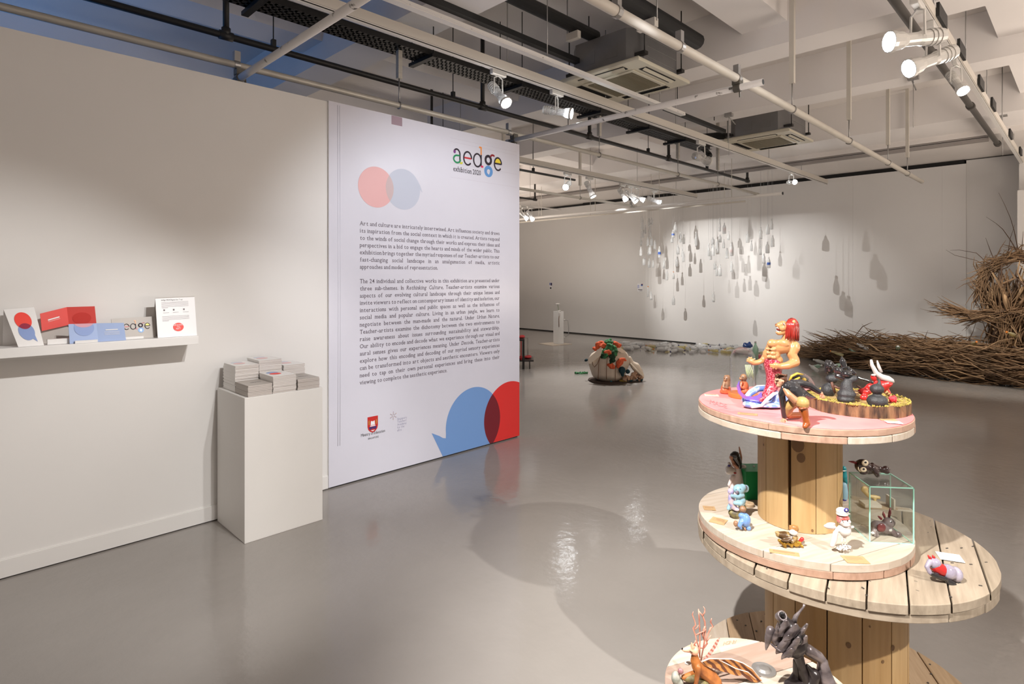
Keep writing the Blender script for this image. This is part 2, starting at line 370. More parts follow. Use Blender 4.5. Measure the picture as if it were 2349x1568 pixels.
def pipe_x(name, label, y, z, x0, x1, r, m, group=None, clamps=(), hangers=()):
    t = thing(name, label, 'pipe', (x0, y, z), 0, group)
    tb('tube', [(0, 0, 0), (x1 - x0, 0, 0)], r, m, t, 14)
    for x in clamps:
        bm = bmesh.new(); add_tube(bm, [(x - x0 - 0.018, 0, 0), (x - x0 + 0.018, 0, 0)], r + 0.006, 14); add_box(bm, x - x0 - 0.02, x - x0 + 0.02, -0.02, 0.02, r, r + 0.07); obj('clamp', bm, STEEL, t)
    for x, zt in hangers:   # square channel from the ceiling, threaded rod, U-clip
        h = bx('hanger', x - x0 - 0.02, x - x0 + 0.02, -0.02, 0.02, 0.23, zt - z, m if m != BLACKP else BLACK, t)
        tb('rod', [(x - x0, 0, r), (x - x0, 0, 0.235)], 0.006, STEEL, h, 6)
        bm = bmesh.new(); add_tube(bm, [(x - x0, (r + 0.005) * math.cos(a), (r + 0.005) * math.sin(a)) for a in [PI * (0.5 + 1.35 * k / 10) for k in range(11)]], 0.005, 6); obj('hook', bm, STEEL, h)
    return t
pipe_x('ceiling_pipe', 'pale grey steel tube running just above the top of the left wall', 4.25, 3.087, -4, 10.5, 0.024, PIPEW, None, (1.52, 4.2), ((2.87, 3.8), (5.75, 3.8), (7.64, 3.8), (8.9, 4.3)))
pipe_x('ceiling_pipe', 'cream ceiling tube on channel hangers crossing in front of the ceiling cassettes', 1.89, 3.087, -2, 10.9, 0.03, PIPEC, None, (2.72, 3.42, 4.27), ((5.4, 4.3), (7.09, 4.3), (8.79, 4.3), (9.9, 4.3)))
pipe_x('ceiling_pipe', 'cream ceiling tube deepest in the hall, left of the far wall light row', 6.8, 3.087, 4.5, 10.5, 0.024, PIPEC, None, (10.3,), ((6.6, 4.3), (8.6, 4.3)))
t = thing('wall_pipe', 'white tube running parallel to the far wall just below its top', 'pipe', (10.4, 3.8, 3.05))
tb('tube', [(0, 0, 0), (0, 7.0, 0)], 0.026, TRACKW, t, 12); tb('end_cap', [(0, -0.01, 0), (0, 0.0, 0)], 0.027, BLACK, t, 12)
for y in (0.9, 2.4, 4.0, 5.6): tb('hook', [(0, y, 0.02), (0, y, 0.73)], 0.006, PIPEC, t, 6)
t = thing('wall_pipe', 'thinner white tube beside the tube along the far wall', 'pipe', (10.75, 4.6, 3.02)); tb('tube', [(0, 0, 0), (0, 6.5, 0)], 0.018, PIPEC, t, 10)
for y in (0.4, 2.0, 3.6, 5.2): tb('hook', [(0, y, 0.012), (0, y, 0.78)], 0.005, PIPEC, t, 6)
# bracing tubes across
def brace(label, x, y0, y1, z):
    t = thing('bracing_tube', label, 'tube', (x, y0, z)); tb('tube', [(0, 0, 0), (0, y1 - y0, 0)], 0.024, RODW, t, 16)
    bm = bmesh.new(); add_tube(bm, [(0, -0.001, 0), (0, 0.004, 0)], 0.0205, 14); obj('bore', bm, BLACK, t)
    return t
def coupler(par, y, z, drop=0.062):
    bm = bmesh.new(); add_tube(bm, [(0, y - 0.025, 0), (0, y + 0.025, 0)], 0.033, 12); add_box(bm, -0.03, 0.03, y - 0.03, y + 0.03, 0.02, drop); add_tube(bm, [(0.035, y, 0.02), (0.045, y, -0.06)], 0.007, 6); add_tube(bm, [(-0.02, y + 0.03, 0.0), (-0.02, y + 0.055, 0.0)], 0.01, 6)
    return obj('coupler', bm, mat('dark_clamp', (0.16, 0.15, 0.13, 1), 0.4, metal=0.6), par)
b1 = brace('scuffed white bracing tube at upper left clamped above the left wall', 1.54, 2.35, 4.36, 3.0); coupler(b1, 1.9, 0)
b2 = brace('scuffed white bracing tube ending with an open end under the nearer ceiling cassette', 4.28, 1.70, 4.36, 3.02); coupler(b2, 0.19, 0); coupler(b2, 2.55, 0)
# sprinkler-type black pipes with upright tees
def black_pipe(label, y, z, x0, x1, legs, r=0.026):
    t = thing('black_pipe', label, 'pipe', (x0, y, z)); tb('tube', [(0, 0, 0), (x1 - x0, 0, 0)], r, BLACKP, t, 12)
    for x, zt in legs:
        bm = bmesh.new(); add_tube(bm, [(x - x0, 0, 0), (x - x0, 0, zt - z)], r * 0.9, 12); obj('riser', bm, BLACKP, t, smooth=True)
        bm = bmesh.new(); add_tube(bm, [(x - x0 - 0.05, 0, 0), (x - x0 + 0.05, 0, 0)], r * 1.35, 12); add_tube(bm, [(x - x0, 0, 0), (x - x0, 0, 0.06)], r * 1.3, 12); obj('tee', bm, BLACKP, t, smooth=True)
    for k in range(int((x1 - x0) / 1.9)):
        x = 1.2 + k * 1.9; tb('drop_rod', [(x, 0, r), (x, 0, 4.29 - z)], 0.005, BLACK, t, 6); bx('clip', x - 0.016, x + 0.016, -0.02, 0.02, r * 0.6, r + 0.05, BLACK, t)
black_pipe('long black pipe with upright tees running behind the left wall top', 4.78, 3.48, -3, 11.3, ((1.63, 4.29), (4.32, 4.29), (6.25, 4.29), (8.3, 4.29), (11.27, 3.77)))
black_pipe('black pipe slung below the far white trunking', 6.6, 3.35, 4, 8.2, ((5.0, 4.29),), 0.02)
black_pipe('short black pipe with end riser deep at left', 8.9, 3.35, 6.5, 9.65, ((9.63, 3.7),), 0.022)
t = thing('grey_pipe', 'dark grey pipe with collars beside the right lighting rail', 'pipe', (-2, 1.02, 3.6)); tb('tube', [(0, 0, 0), (13.3, 0, 0)], 0.032, mat('grey_pipe_paint', (0.11, 0.10, 0.09, 1), 0.5), t, 14)
for x in (6.0, 8.4, 10.6, 13.28): tb('collar', [(x - 0.05, 0, 0), (x + 0.05, 0, 0)], 0.044, MATS['grey_pipe_paint'], t, 14)
# cable tray
t = thing('cable_tray', 'black perforated cable tray full of dark cables on black brackets', 'cable tray', (-3, 4.24, 3.56))
PERF = mat('tray_steel', (0.02, 0.019, 0.018, 1), 0.5)
bm = bmesh.new(); L = 11.4
for k in range(4): add_box(bm, 0, L, -0.1 + 0.06 * k, -0.1 + 0.06 * k + 0.035, 0, 0.004)
for k in range(230): add_box(bm, k * 0.05, k * 0.05 + 0.018, -0.1, 0.115, 0.0, 0.0045)
add_box(bm, 0, L, -0.1, 0.115, 0.012, 0.016); add_box(bm, 0, L, -0.105, -0.1, 0, 0.05); add_box(bm, 0, L, 0.115, 0.12, 0, 0.05); o = obj('tray', bm, PERF, t); o['kind'] = 'stuff'
for k in range(5):
    tb('cable', [(x, -0.07 + 0.035 * k + 0.008 * math.sin(x * 1.3 + k), 0.03 + 0.012 * (k % 2)) for x in [j * 0.6 for j in range(20)]], 0.016, BLACK, t, 7)
for x in (4.62, 6.1, 7.22, 8.55, 9.6, 10.55, 2.6):
    b = bx('bracket', x, x + 0.05, -0.16, 0.2, -0.032, -0.002, BLACK, t)
    for y in (-0.14, 0.18): tb('rod', [(x + 0.025, y, -0.03), (x + 0.025, y, 0.73)], 0.005, BLACK, b, 6)
tb('conduit_bend', [(L - 0.05, 0, 0.03), (L + 0.12, 0.02, 0.0), (L + 0.2, 0.0, -0.05), (L + 0.1, -0.05, -0.08)], 0.04, BLACK, t, 10)
# trunking rails with lighting track below
def rail(label, y, z, x0, x1, h=0.075, w=0.055, m=TRUNK, slots=0):
    t = thing('lighting_rail', label, 'rail', (x0, y, z)); L = x1 - x0
    bx('channel', 0, L, -w / 2, w / 2, 0.022, h + 0.022, m, t)
    bx('track', 0, L, -0.018, 0.018, 0, 0.022, TRACKW, t)
    bx('slot', 0.01, L - 0.01, -0.019, -0.0175, 0.007, 0.015, BLACK, t)
    for k in range(int(L / 1.5)):
        x = 0.7 + 1.5 * k; tb('drop_rod', [(x, 0, h + 0.02), (x, 0, (4.29 if x0 + x < 10 else 3.76) - z)], 0.005, STEEL, t, 6)
    return t
rail('cream lighting rail with two lamps, second rail from the left wall', 3.76, 3.44, -3, 12.6)
rail('cream lighting rail carrying the row of far wall lamps', 6.33, 3.38, 4.6, 12.2)
hr = rail('cream lighting rail at upper right with bright lamps and black blocks', 0.83, 3.44, -3, 12.5)
for x in (8.1, 9.0, 10.2, 11.2, 13.1, 14.6): 
    bx('black_block', x, x + 0.32, -0.05, -0.03, 0.03, 0.13, BLACK, hr)
t = thing('lighting_rail', 'white slim rail passing below the nearer ceiling cassette', 'rail', (-2, 3.33, 3.45)); bx('channel', 0, 8.1, -0.03, 0.03, 0, 0.035, TRACKW, t); bx('rib', 0, 8.1, -0.034, -0.03, 0.006, 0.014, RODW, t)
for x in (1.0, 3.4, 5.76, 7.6): tb('drop_rod', [(x, 0, 0.035), (x, 0, 0.84)], 0.005, STEEL, t, 6)
t = thing('cable_channel', 'grey metal cable channel running across the ceiling before the far wall', 'channel', (11.06, 1.1, 3.612)); bx('body', -0.03, 0.03, 0, 13, 0, 0.085, mat('channel_zinc', (0.36, 0.33, 0.31, 1), 0.5, metal=0.3), t); bx('lid', -0.034, -0.03, 0, 13, 0.055, 0.062, BLACKP, t)
# dark bars above the rails and insulated pipes to the cassettes
t = thing('black_bar', 'long black bar hung just behind the white slim rail', 'bar', (2.0, 3.68, 3.75)); bx('bar', 0.62, 3.7, -0.03, 0.03, 0, 0.05, BLACK, t); bx('bar', -3, 0.45, -0.03, 0.03, 0, 0.05, BLACK, t); bx('bar', 4.3, 5.9, -0.03, 0.03, -0.12, -0.075, BLACK, t)
for x in (-2.0, 0.6, 2.8, 4.6, 5.6): tb('drop_rod', [(x, 0, 0.0), (x, 0, 0.54)], 0.006, BLACK, t, 6)
t = thing('insulated_pipe', 'black insulated pipe running to the back of the nearer cassette', 'pipe', (0, 3.52, 4.0)); tb('tube', [(-3, 0, 0), (4.7, 0, 0)], 0.06, BLACK, t, 12)
for x in (1.4, 3.0, 4.35):
    b = bx('bracket', x - 0.025, x + 0.025, -0.07, 0.07, -0.13, -0.06, TRUNK, t); tb('rod', [(x, 0.075, -0.1), (x, 0.075, 0.29)], 0.006, STEEL, b, 6)
t = thing('insulated_pipe', 'black insulated pipe ending above the cream tube right of the cassette', 'pipe', (0, 2.74, 3.9)); tb('tube', [(-3, 0, 0), (5.3, 0, 0)], 0.075, BLACK, t, 12)
for x in (2.9, 4.4):
    b = bx('bracket', x - 0.03, x + 0.03, -0.09, 0.09, -0.15, -0.075, TRUNK, t); tb('rod', [(x, -0.095, -0.1), (x, -0.095, 0.39)], 0.006, STEEL, b, 6)
t = thing('insulated_pipe', 'black insulated pipes bending to the farther cassette', 'pipe', (8.62, 4.02, 3.74)); tb('tube', [(0.1, -0.1, 0.02), (0.0, 0.1, 0.05), (-0.25, 0.35, 0.02), (-0.6, 0.5, -0.06)], [0.05, 0.055, 0.05, 0.03], BLACK, t, 10); tb('tube', [(0.1, -0.1, -0.06), (0.0, 0.15, -0.08), (-0.3, 0.4, -0.07)], 0.03, BLACK, t, 8)
# ceiling cassettes
ACG = mat('cassette_casing', (0.23, 0.225, 0.225, 1), 0.45, metal=0.5, var=0.06); ACW = mat('cassette_fascia', (0.66, 0.62, 0.50, 1), 0.5); ACGR = mat('cassette_grille', (0.23, 0.20, 0.13, 1), 0.7)
def cassette(label, cx, cy, z):
    t = thing('ceiling_cassette', label, 'air conditioner', (cx, cy, z))
    bm = bmesh.new(); a, c = 0.42, 0.12
    add_prism(bm, [(-a + c, -a), (a - c, -a), (a, -a + c), (a, a - c), (a - c, a), (-a + c, a), (-a, a - c), (-a, -a + c)], 0.045, 0.36); cs = obj('casing', bm, ACG, t)
    for k in (-0.2, 0.06): bx('hatch', -a - 0.004, -a, k, k + 0.13, 0.12, 0.24, ACG, cs)
    for k in (0.1, 0.2, 0.29): bx('seam', -0.25, 0.28, -a - 0.004, -a, k, k + 0.004, STEEL, cs)
    bm = bmesh.new(); f = 0.475; add_prism(bm, [(-f, -f), (f, -f), (f, f), (-f, f)], 0.0, 0.035); add_prism(bm, [(-f + .02, -f + .02), (f - .02, -f + .02), (f - .02, f - .02), (-f + .02, f - .02)], 0.035, 0.05); fa = obj('fascia', bm, ACW, t, bevel=0.008)
    bx('rim', -0.30, 0.30, -0.30, 0.30, -0.012, 0.0, ACW, fa, 0.005)
    bm = bmesh.new(); g = 0.26
    for k in range(26): add_box(bm, -g + k * 0.02, -g + k * 0.02 + 0.013, -g, g, -0.018, -0.012)
    for k in range(9): add_box(bm, -g, g, -g + k * 0.065, -g + k * 0.065 + 0.006, -0.019, -0.012)
    o = obj('grille', bm, ACGR, t); o['kind'] = 'stuff'
    for k in range(4):
        M = Matrix.Rotation(k * PI / 2, 4, 'Z')
        bm = bmesh.new(); add_obox(bm, M @ Vector((0.385, 0, -0.001)), M @ Vector((1, 0, 0)), M @ Vector((0, 1, 0)), (0, 0, 1), 0.042, 0.27, 0.003); v = obj('outlet', bm, DARK, t)
        bm = bmesh.new(); add_obox(bm, M @ Vector((0.40, 0, -0.008)), M @ Vector((1, 0, 0.5)), M @ Vector((0, 1, 0)), M @ Vector((-0.5, 0, 1)), 0.022, 0.265, 0.002); obj('louvre', bm, ACW, v)
    for sx, sy in ((-1, -1), (-1, 1), (1, -1), (1, 1)):
        r = tb('rod', [(sx * 0.34, sy * 0.45, 0.1), (sx * 0.34, sy * 0.45, 4.29 - z)], 0.007, BLACKP, t, 6); bx('lug', sx * 0.34 - 0.03, sx * 0.34 + 0.03, min(sy * 0.36, sy * 0.47), max(sy * 0.36, sy * 0.47), 0.09, 0.12, BLACKP, t)
cassette('nearer grey ceiling air conditioning cassette with cream fascia', 5.03, 3.40, 3.58)
cassette('farther grey ceiling air conditioning cassette with cream fascia', 8.68, 3.38, 3.58)
# hanging rods and odd brackets between the beams
for k, (px, py, X, zt, lab) in enumerate(((2095, 135, 7.6, 3.8, 'small grey bracket with a drop wire under the beam right of the right rail'), (1672, 250, 7.6, 3.8, 'small bracket with a wire under the beam left of the farther cassette'), (2300, 290, 10.2, 3.78, 'small bracket under the last beam at far right'))):
    p = at_x(px, py, X); t = thing('ceiling_bracket', lab, 'bracket', (p.x, p.y, 3.79)); bx('plate', -0.03, 0.03, -0.05, 0.05, -0.03, 0.02, STEEL, t); tb('wire', [(0, 0, -0.02), (0, 0, -0.55)], 0.003, STEEL, t, 5); tb('arm', [(0.02, 0.02, -0.01), (0.25, 0.02, -0.08)], 0.008, STEEL, t, 6)
# ------------------------------------------------------------------ track lamps
LAMPB = mat('lamp_body', (0.70, 0.69, 0.66, 1), 0.25, metal=0.2); LAMPT = glassy('lamp_clear_body', (0.92, 0.92, 0.92), 0.22, 0.1, 0.25); LENS = mat('lamp_lens', (1, 0.98, 0.96, 1), 0.3, emit=22); LENSB = mat('lamp_lens_bright', (0.93, 0.97, 1, 1), 0.3, emit=60)
def track_lamp(label, rail_pos, aim, size=1.0, body=LAMPB, lens=LENS, on=True, group=None):
    """adapter on the rail, two yoke arms, finned barrel and lens; rail_pos is the underside of the track"""
    t = thing('track_lamp', label, 'spotlight', rail_pos, 0, group); s = size
    bx('adapter', -0.09 * s, 0.09 * s, -0.022 * s, 0.022 * s, -0.045 * s, 0, LAMPB, t, 0.006 * s)
    c = Vector((0, 0, -0.21 * s)); d = (Vector(aim) - Vector(rail_pos) - c).normalized()
    side = d.cross(Vector((0, 0, 1))).normalized(); up = side.cross(d).normalized()
    for k in (-1, 1):
        bm = bmesh.new(); add_tube(bm, [(0, 0, -0.045 * s), side * k * 0.05 * s + Vector((0, 0, -0.07 * s)), c + side * k * 0.055 * s], 0.007 * s, 6); obj('yoke_arm', bm, LAMPB, t)
    M = Matrix.Translation(c) @ d.to_track_quat('Z', 'Y').to_matrix().to_4x4()
    bm = bmesh.new(); add_lathe(bm, [(0.026 * s, -0.15 * s), (0.042 * s, -0.145 * s), (0.042 * s, -0.02 * s), (0.036 * s, 0.0), (0.036 * s, 0.07 * s), (0.05 * s, 0.10 * s), (0.055 * s, 0.15 * s)], 16, mtx=M); b = obj('barrel', bm, body, t, smooth=False)
    for z in (-0.125, -0.10, -0.075): bm = bmesh.new(); add_lathe(bm, [(0.043 * s, z * s), (0.047 * s, z * s), (0.047 * s, (z + 0.012) * s), (0.043 * s, (z + 0.012) * s)], 16, cap=False, mtx=M); obj('fin_ring', bm, LAMPB, b)
    bm = bmesh.new(); add_lathe(bm, [(0.055 * s, 0.145 * s), (0.06 * s, 0.145 * s), (0.06 * s, 0.165 * s), (0.055 * s, 0.165 * s)], 16, cap=False, mtx=M); obj('lens_rim', bm, LAMPB, b)
    bm = bmesh.new(); add_lathe(bm, [(0.050 * s, 0.151 * s), (0.04 * s, 0.157 * s), (0.001, 0.16 * s)], 16, mtx=M); obj('lens', bm, lens if on else LAMPB, t)
    return t
def on_rail(px, y, z):
    u = (px - CX) / F_PX; d = y / (R2 * (1 - u)); return wpt(u, d, z)
def dirn(r, up, f): return Vector((R2 * (r + f), R2 * (f - r), up))      # right, up, away as the visitor sees it
def aimed(label, p, d, size, body): 
    p = Vector(p); track_lamp(label, p, p + Vector((0, 0, -0.21 * size)) + d * 3, size, body, LENSB)
aimed('lit track lamp left of the pair on the cream rail over the panel', on_rail(1143, 3.76, 3.44), dirn(0.5, -0.75, -0.55), 0.95, LAMPT)
aimed('lit track lamp right of the pair on the cream rail over the panel', on_rail(1277, 3.76, 3.44), dirn(0.9, -0.22, -0.3), 0.95, LAMPT)
aimed('large lit white lamp at upper right, rear of the side by side pair', on_rail(2105, 0.83, 3.44), dirn(-0.96, -0.12, -0.04), 1.2, LAMPB)
aimed('large lit white lamp at upper right, front of the side by side pair', on_rail(2140, 0.83, 3.44), dirn(-0.92, -0.36, -0.05), 1.2, LAMPB)
aimed('glaring lamp facing out below the right lighting rail', on_rail(2193, 0.83, 3.44), dirn(-0.05, -0.7, -0.6), 0.85, LAMPB)
track_lamp('unlit track lamp at the end of the black cable tray', on_rail(1608, 3.76, 3.44), (10.5, 3.5, 2.9), 1.1, LAMPT, LENS, on=False)
track_lamp('small lit lamp on the cream rail near its far end', on_rail(1815, 3.76, 3.44), (9.0, 2.0, 2.9), 0.8, LAMPT, LENSB)
for px, aim, lab in ((1302, (3, 4, 1.0), 'round lit lamp leftmost on the far rail'), (1352, (8.6, 5.0, 0.5), 'lit lamp second from left on the far rail pointing down'), (1428, (12, 6.5, 1.2), 'lamp at the left of the clustered lamps on the far rail'), (1446, (10.0, 4.2, 1.0), 'glaring lamp in the middle of the clustered lamps on the far rail'), (1462, (12.8, 4.0, 1.6), 'lamp at the right of the clustered lamps on the far rail'), (1500, (13, 3.4, 1.6), 'lit lamp just right of the clustered lamps on the far rail')):
    track_lamp(lab, on_rail(px, 6.33, 3.38), aim, 1.0, LAMPT, LENSB if px in (1302, 1446, 1500) else LENS)
for px, aim, lab in ((1200, (12.5, 9, 1.0), 'small far lamp beside the panel edge'), (1216, (12.8, 10, 1.0), 'small far lamp second from the panel edge')):
    track_lamp(lab, on_rail(px, 9.3, 3.25), aim, 1.0, LAMPT, LENS)
t = thing('lighting_rail', 'short thin rail deep in the hall beside the panel edge', 'rail', (8.0, 9.3, 3.25)); bx('track', 0, 3.0, -0.018, 0.018, 0, 0.025, TRACKW, t)
for x in (0.4, 1.9): tb('drop_rod', [(x, 0, 0.02), (x, 0, 1.04)], 0.004, STEEL, t, 5)
# ------------------------------------------------------------------ the exhibition panel with its printed vinyl
VINYL = mat('panel_vinyl', (0.70, 0.70, 0.785, 1), 0.22, var=0.03, vscale=2, bump=0.05, bscale=28)
LOGOK = mat('print_dark_plum', rgb(46, 36, 48), 0.75); PINK = mat('print_faded_red', rgb(226, 176, 176), 0.3); LBLUE = mat('print_faded_blue', rgb(192, 198, 214), 0.3); OVER1 = mat('print_faded_overlap', rgb(200, 178, 180), 0.3)
BLUE = mat('print_blue', rgb(118, 158, 214), 0.3); RED = mat('print_red', rgb(222, 50, 48), 0.3); MAROON = mat('print_maroon', rgb(118, 26, 40), 0.3)
PY0 = 4.085
X0, X1, ZB, ZT = 2.128, 4.19, 0.012, 2.935
panel = thing('exhibition_panel', 'lilac white exhibition panel printed with long introduction text and speech bubbles', 'panel', (X0, PY0, 0))
bx('board', 0, X1 - X0, 0.002, 0.115, ZB, ZT, WHITE, panel)
bm = bmesh.new(); add_box(bm, 0.0, X1 - X0, 0.0, 0.002, ZB, ZT)
obj('vinyl', bm, VINYL, panel)
for x in (0.075, 0.092): tb('crease', [(x, 0.0, ZB + 0.3), (x + 0.004, 0.0, 1.5), (x - 0.002, 0.0, ZT - 0.02)], 0.002, VINYL, panel, 6)
bx('tape', 0.555, 0.66, -0.0006, 0.0, ZT - 0.075, ZT - 0.002, mat('masking_tape', rgb(160, 138, 150), 0.5), panel)
bx('foot', 0.02, X1 - X0 - 0.02, 0.012, 0.105, 0.0, ZB, DARK, panel)
MP = Matrix(((1, 0, 0, 0), (0, 0, -1, -0.0006), (0, 1, 0, 0), (0, 0, 0, 1)))   # panel plane: (x, z, out)
def poly_circle(cx, cz, r, n=64): return [(cx + r * math.cos(2 * PI * k / n), cz + r * math.sin(2 * PI * k / n)) for k in range(n)]
def clip_poly(P, Q):
    """P clipped by convex ccw Q"""
    for i in range(len(Q)):
        a, b = Q[i], Q[(i + 1) % len(Q)]; out = []
        ins = lambda p: (b[0] - a[0]) * (p[1] - a[1]) - (b[1] - a[1]) * (p[0] - a[0]) >= 0
        for j in range(len(P)):
            p, q = P[j], P[(j + 1) % len(P)]; ip, iq = ins(p), ins(q)
            if ip: out.append(p)
            if ip != iq:
                den = (b[0] - a[0]) * (q[1] - p[1]) - (b[1] - a[1]) * (q[0] - p[0])
                t = ((b[0] - a[0]) * (a[1] - p[1]) - (b[1] - a[1]) * (a[0] - p[0])) / den
                out.append((p[0] + t * (q[0] - p[0]), p[1] + t * (q[1] - p[1])))
        P = out
        if not P: break
    return P
def flat(name, polys, m, parent, M, lift=0.0):
    bm = bmesh.new()
    for i, P in enumerate(polys):
        if len(P) > 2: bm.faces.new([bm.verts.new(M @ Vector((x, z, lift + i * (0.00001 if len(polys) > 4 else 0.00006)))) for x, z in P])
    me = bpy.data.meshes.new(name); bm.to_mesh(me); bm.free(); me.materials.append(m)
    o = bpy.data.objects.new(name, me); COL.objects.link(o); o.parent = parent; return o
FRAME = [(0.001, ZB + 0.001), (X1 - X0 - 0.001, ZB + 0.001), (X1 - X0 - 0.001, ZT - 0.001), (0.001, ZT - 0.001)]
def pp(px, py): p = at_y(px, py, PY0); return (p.x - X0, p.z)
# upper faded bubbles
ca, cb = pp(863, 429), pp(925, 434); ra, rb = 0.164, 0.170
tl0 = pp(969, 441)
flat('speech_bubble', [poly_circle(*cb, rb), [(cb[0] + rb * a_, cb[1] + rb * b_) for a_, b_ in ((0.55, 0.80), (0.90, 0.15), (0.97, 0.10), (1.04, 0.05), (1.16, -0.05), (1.03, 0.27), (0.86, 0.53))]], LBLUE, panel, MP, 0.0003)
flat('speech_bubble', [poly_circle(*ca, ra)], PINK, panel, MP, 0.0006)
flat('bubble_overlap', [clip_poly(poly_circle(*ca, ra), poly_circle(*cb, rb))], OVER1, panel, MP, 0.0009)
# lower strong bubbles
cb = (3.585 - X0, 0.243); rb = 0.335; cr = (4.055 - X0, 0.228); rr = 0.345; tip = pp(990, 993)
flat('speech_bubble', [clip_poly(poly_circle(*cb, rb, 96), FRAME), clip_poly([tip, (tip[0] + 0.16, tip[1] - 0.30), (cb[0] - 0.1, cb[1] - rb * 0.95), (cb[0] - 0.2, cb[1]), (cb[0] - rb * 0.995, cb[1] - 0.04), (cb[0] - rb * 1.0, cb[1] - 0.075), (cb[0] - rb * 1.1, cb[1] - 0.066), (cb[0] - rb * 1.22, cb[1] - 0.04)], FRAME)], BLUE, panel, MP, 0.0003)
flat('speech_bubble', [clip_poly(poly_circle(*cr, rr, 96), FRAME)], RED, panel, MP, 0.0006)
flat('bubble_overlap', [clip_poly(clip_poly(poly_circle(*cr, rr, 96), poly_circle(*cb, rb, 96)), FRAME)], MAROON, panel, MP, 0.0009)
# body text
L1 = ["Art and culture are intricately intertwined. Art influences society and draws", "its inspiration from the social context in which it is created. Artists respond", "to the winds of social change through their works and express their ideas and", "perspectives in a bid to engage the hearts and minds of the wider public. This", "exhibition brings together the myriad responses of our Teacher-artists to our", "fast-changing social landscape in an amalgamation of media, artistic", "approaches and modes of representation.", None,
      "The 24 individual and collective works in this exhibition are presented under", "three sub-themes. In *Rethinking *Culture, Teacher-artists examine various", "aspects of our evolving cultural landscape through their unique lenses and", "invite viewers to reflect on contemporary issues of identity and isolation, our", "interactions with personal and public spaces as well as the influences of", "social media and popular culture. Living in an urban jungle, we learn to", "negotiate between the man-made and the natural. Under *Urban *Nature,", "Teacher-artists examine the dichotomy between the two environments to", "raise awareness about issues surrounding sustainability and stewardship.", "Our ability to encode and decode what we experience through our visual and", "aural senses gives our experiences meaning. Under *Decode, Teacher-artists", "explore how this encoding and decoding of our myriad sensory experiences", "can be transformed into art objects and aesthetic encounters. Viewers only", "need to tap on their own personal experiences and bring these into their", "viewing to complete the aesthetic experience."]
TXT = mat('print_text', rgb(100, 90, 102), 0.45)
tx, tw, tz, dz = 2.391 - X0, 1.522, 2.011, 0.05705
for i, line in enumerate(L1):
    if not line: continue
    ws = line.split(); it = {k for k, w in enumerate(ws) if w.startswith('*')}; ws = [w.lstrip('*') for w in ws]
    last = line.endswith('representation.') or line.endswith('aesthetic experience.')
    text_part('text_line', ws, tx, tz - i * dz, 0.0475, MP @ Matrix.Translation((0, 0, 0.0003)), TXT, panel, width=None if last else tw, italic=it, xs=0.9 if last else 0.93)
# aedge logo: letters drawn as strokes, coloured pieces apart
def stroke_polys(pts, w):
    out = []
    for a, b in zip(pts, pts[1:]):
        dx, dy = b[0] - a[0], b[1] - a[1]; l = math.hypot(dx, dy) or 1e-9; nx, ny = -dy / l * w / 2, dx / l * w / 2
        out.append([(a[0] + nx, a[1] + ny), (a[0] - nx, a[1] - ny), (b[0] - nx, b[1] - ny), (b[0] + nx, b[1] + ny)])
    for p in pts[1:-1]: out.append(poly_circle(p[0], p[1], w / 2, 10))
    return out
def arc(cx, cy, rx, ry, a0, a1, n=22): return [(cx + rx * math.cos(math.radians(a0 + (a1 - a0) * k / n)), cy + ry * math.sin(math.radians(a0 + (a1 - a0) * k / n))) for k in range(n + 1)]
COLS = dict(k=LOGOK, g=mat('print_green', rgb(30, 140, 90), 0.4), p=mat('print_purple', rgb(120, 50, 130), 0.4), y=mat('print_lime', rgb(205, 205, 60), 0.4), o=mat('print_orange', rgb(240, 150, 70), 0.4), m=mat('print_magenta', rgb(215, 40, 95), 0.4), r=mat('print_logo_red', rgb(200, 45, 55), 0.4), d=mat('print_dark_red', rgb(150, 30, 45), 0.4), b=mat('print_sky', rgb(95, 150, 210), 0.4), Y=mat('print_yellow', rgb(240, 215, 60), 0.4), w=VINYL)
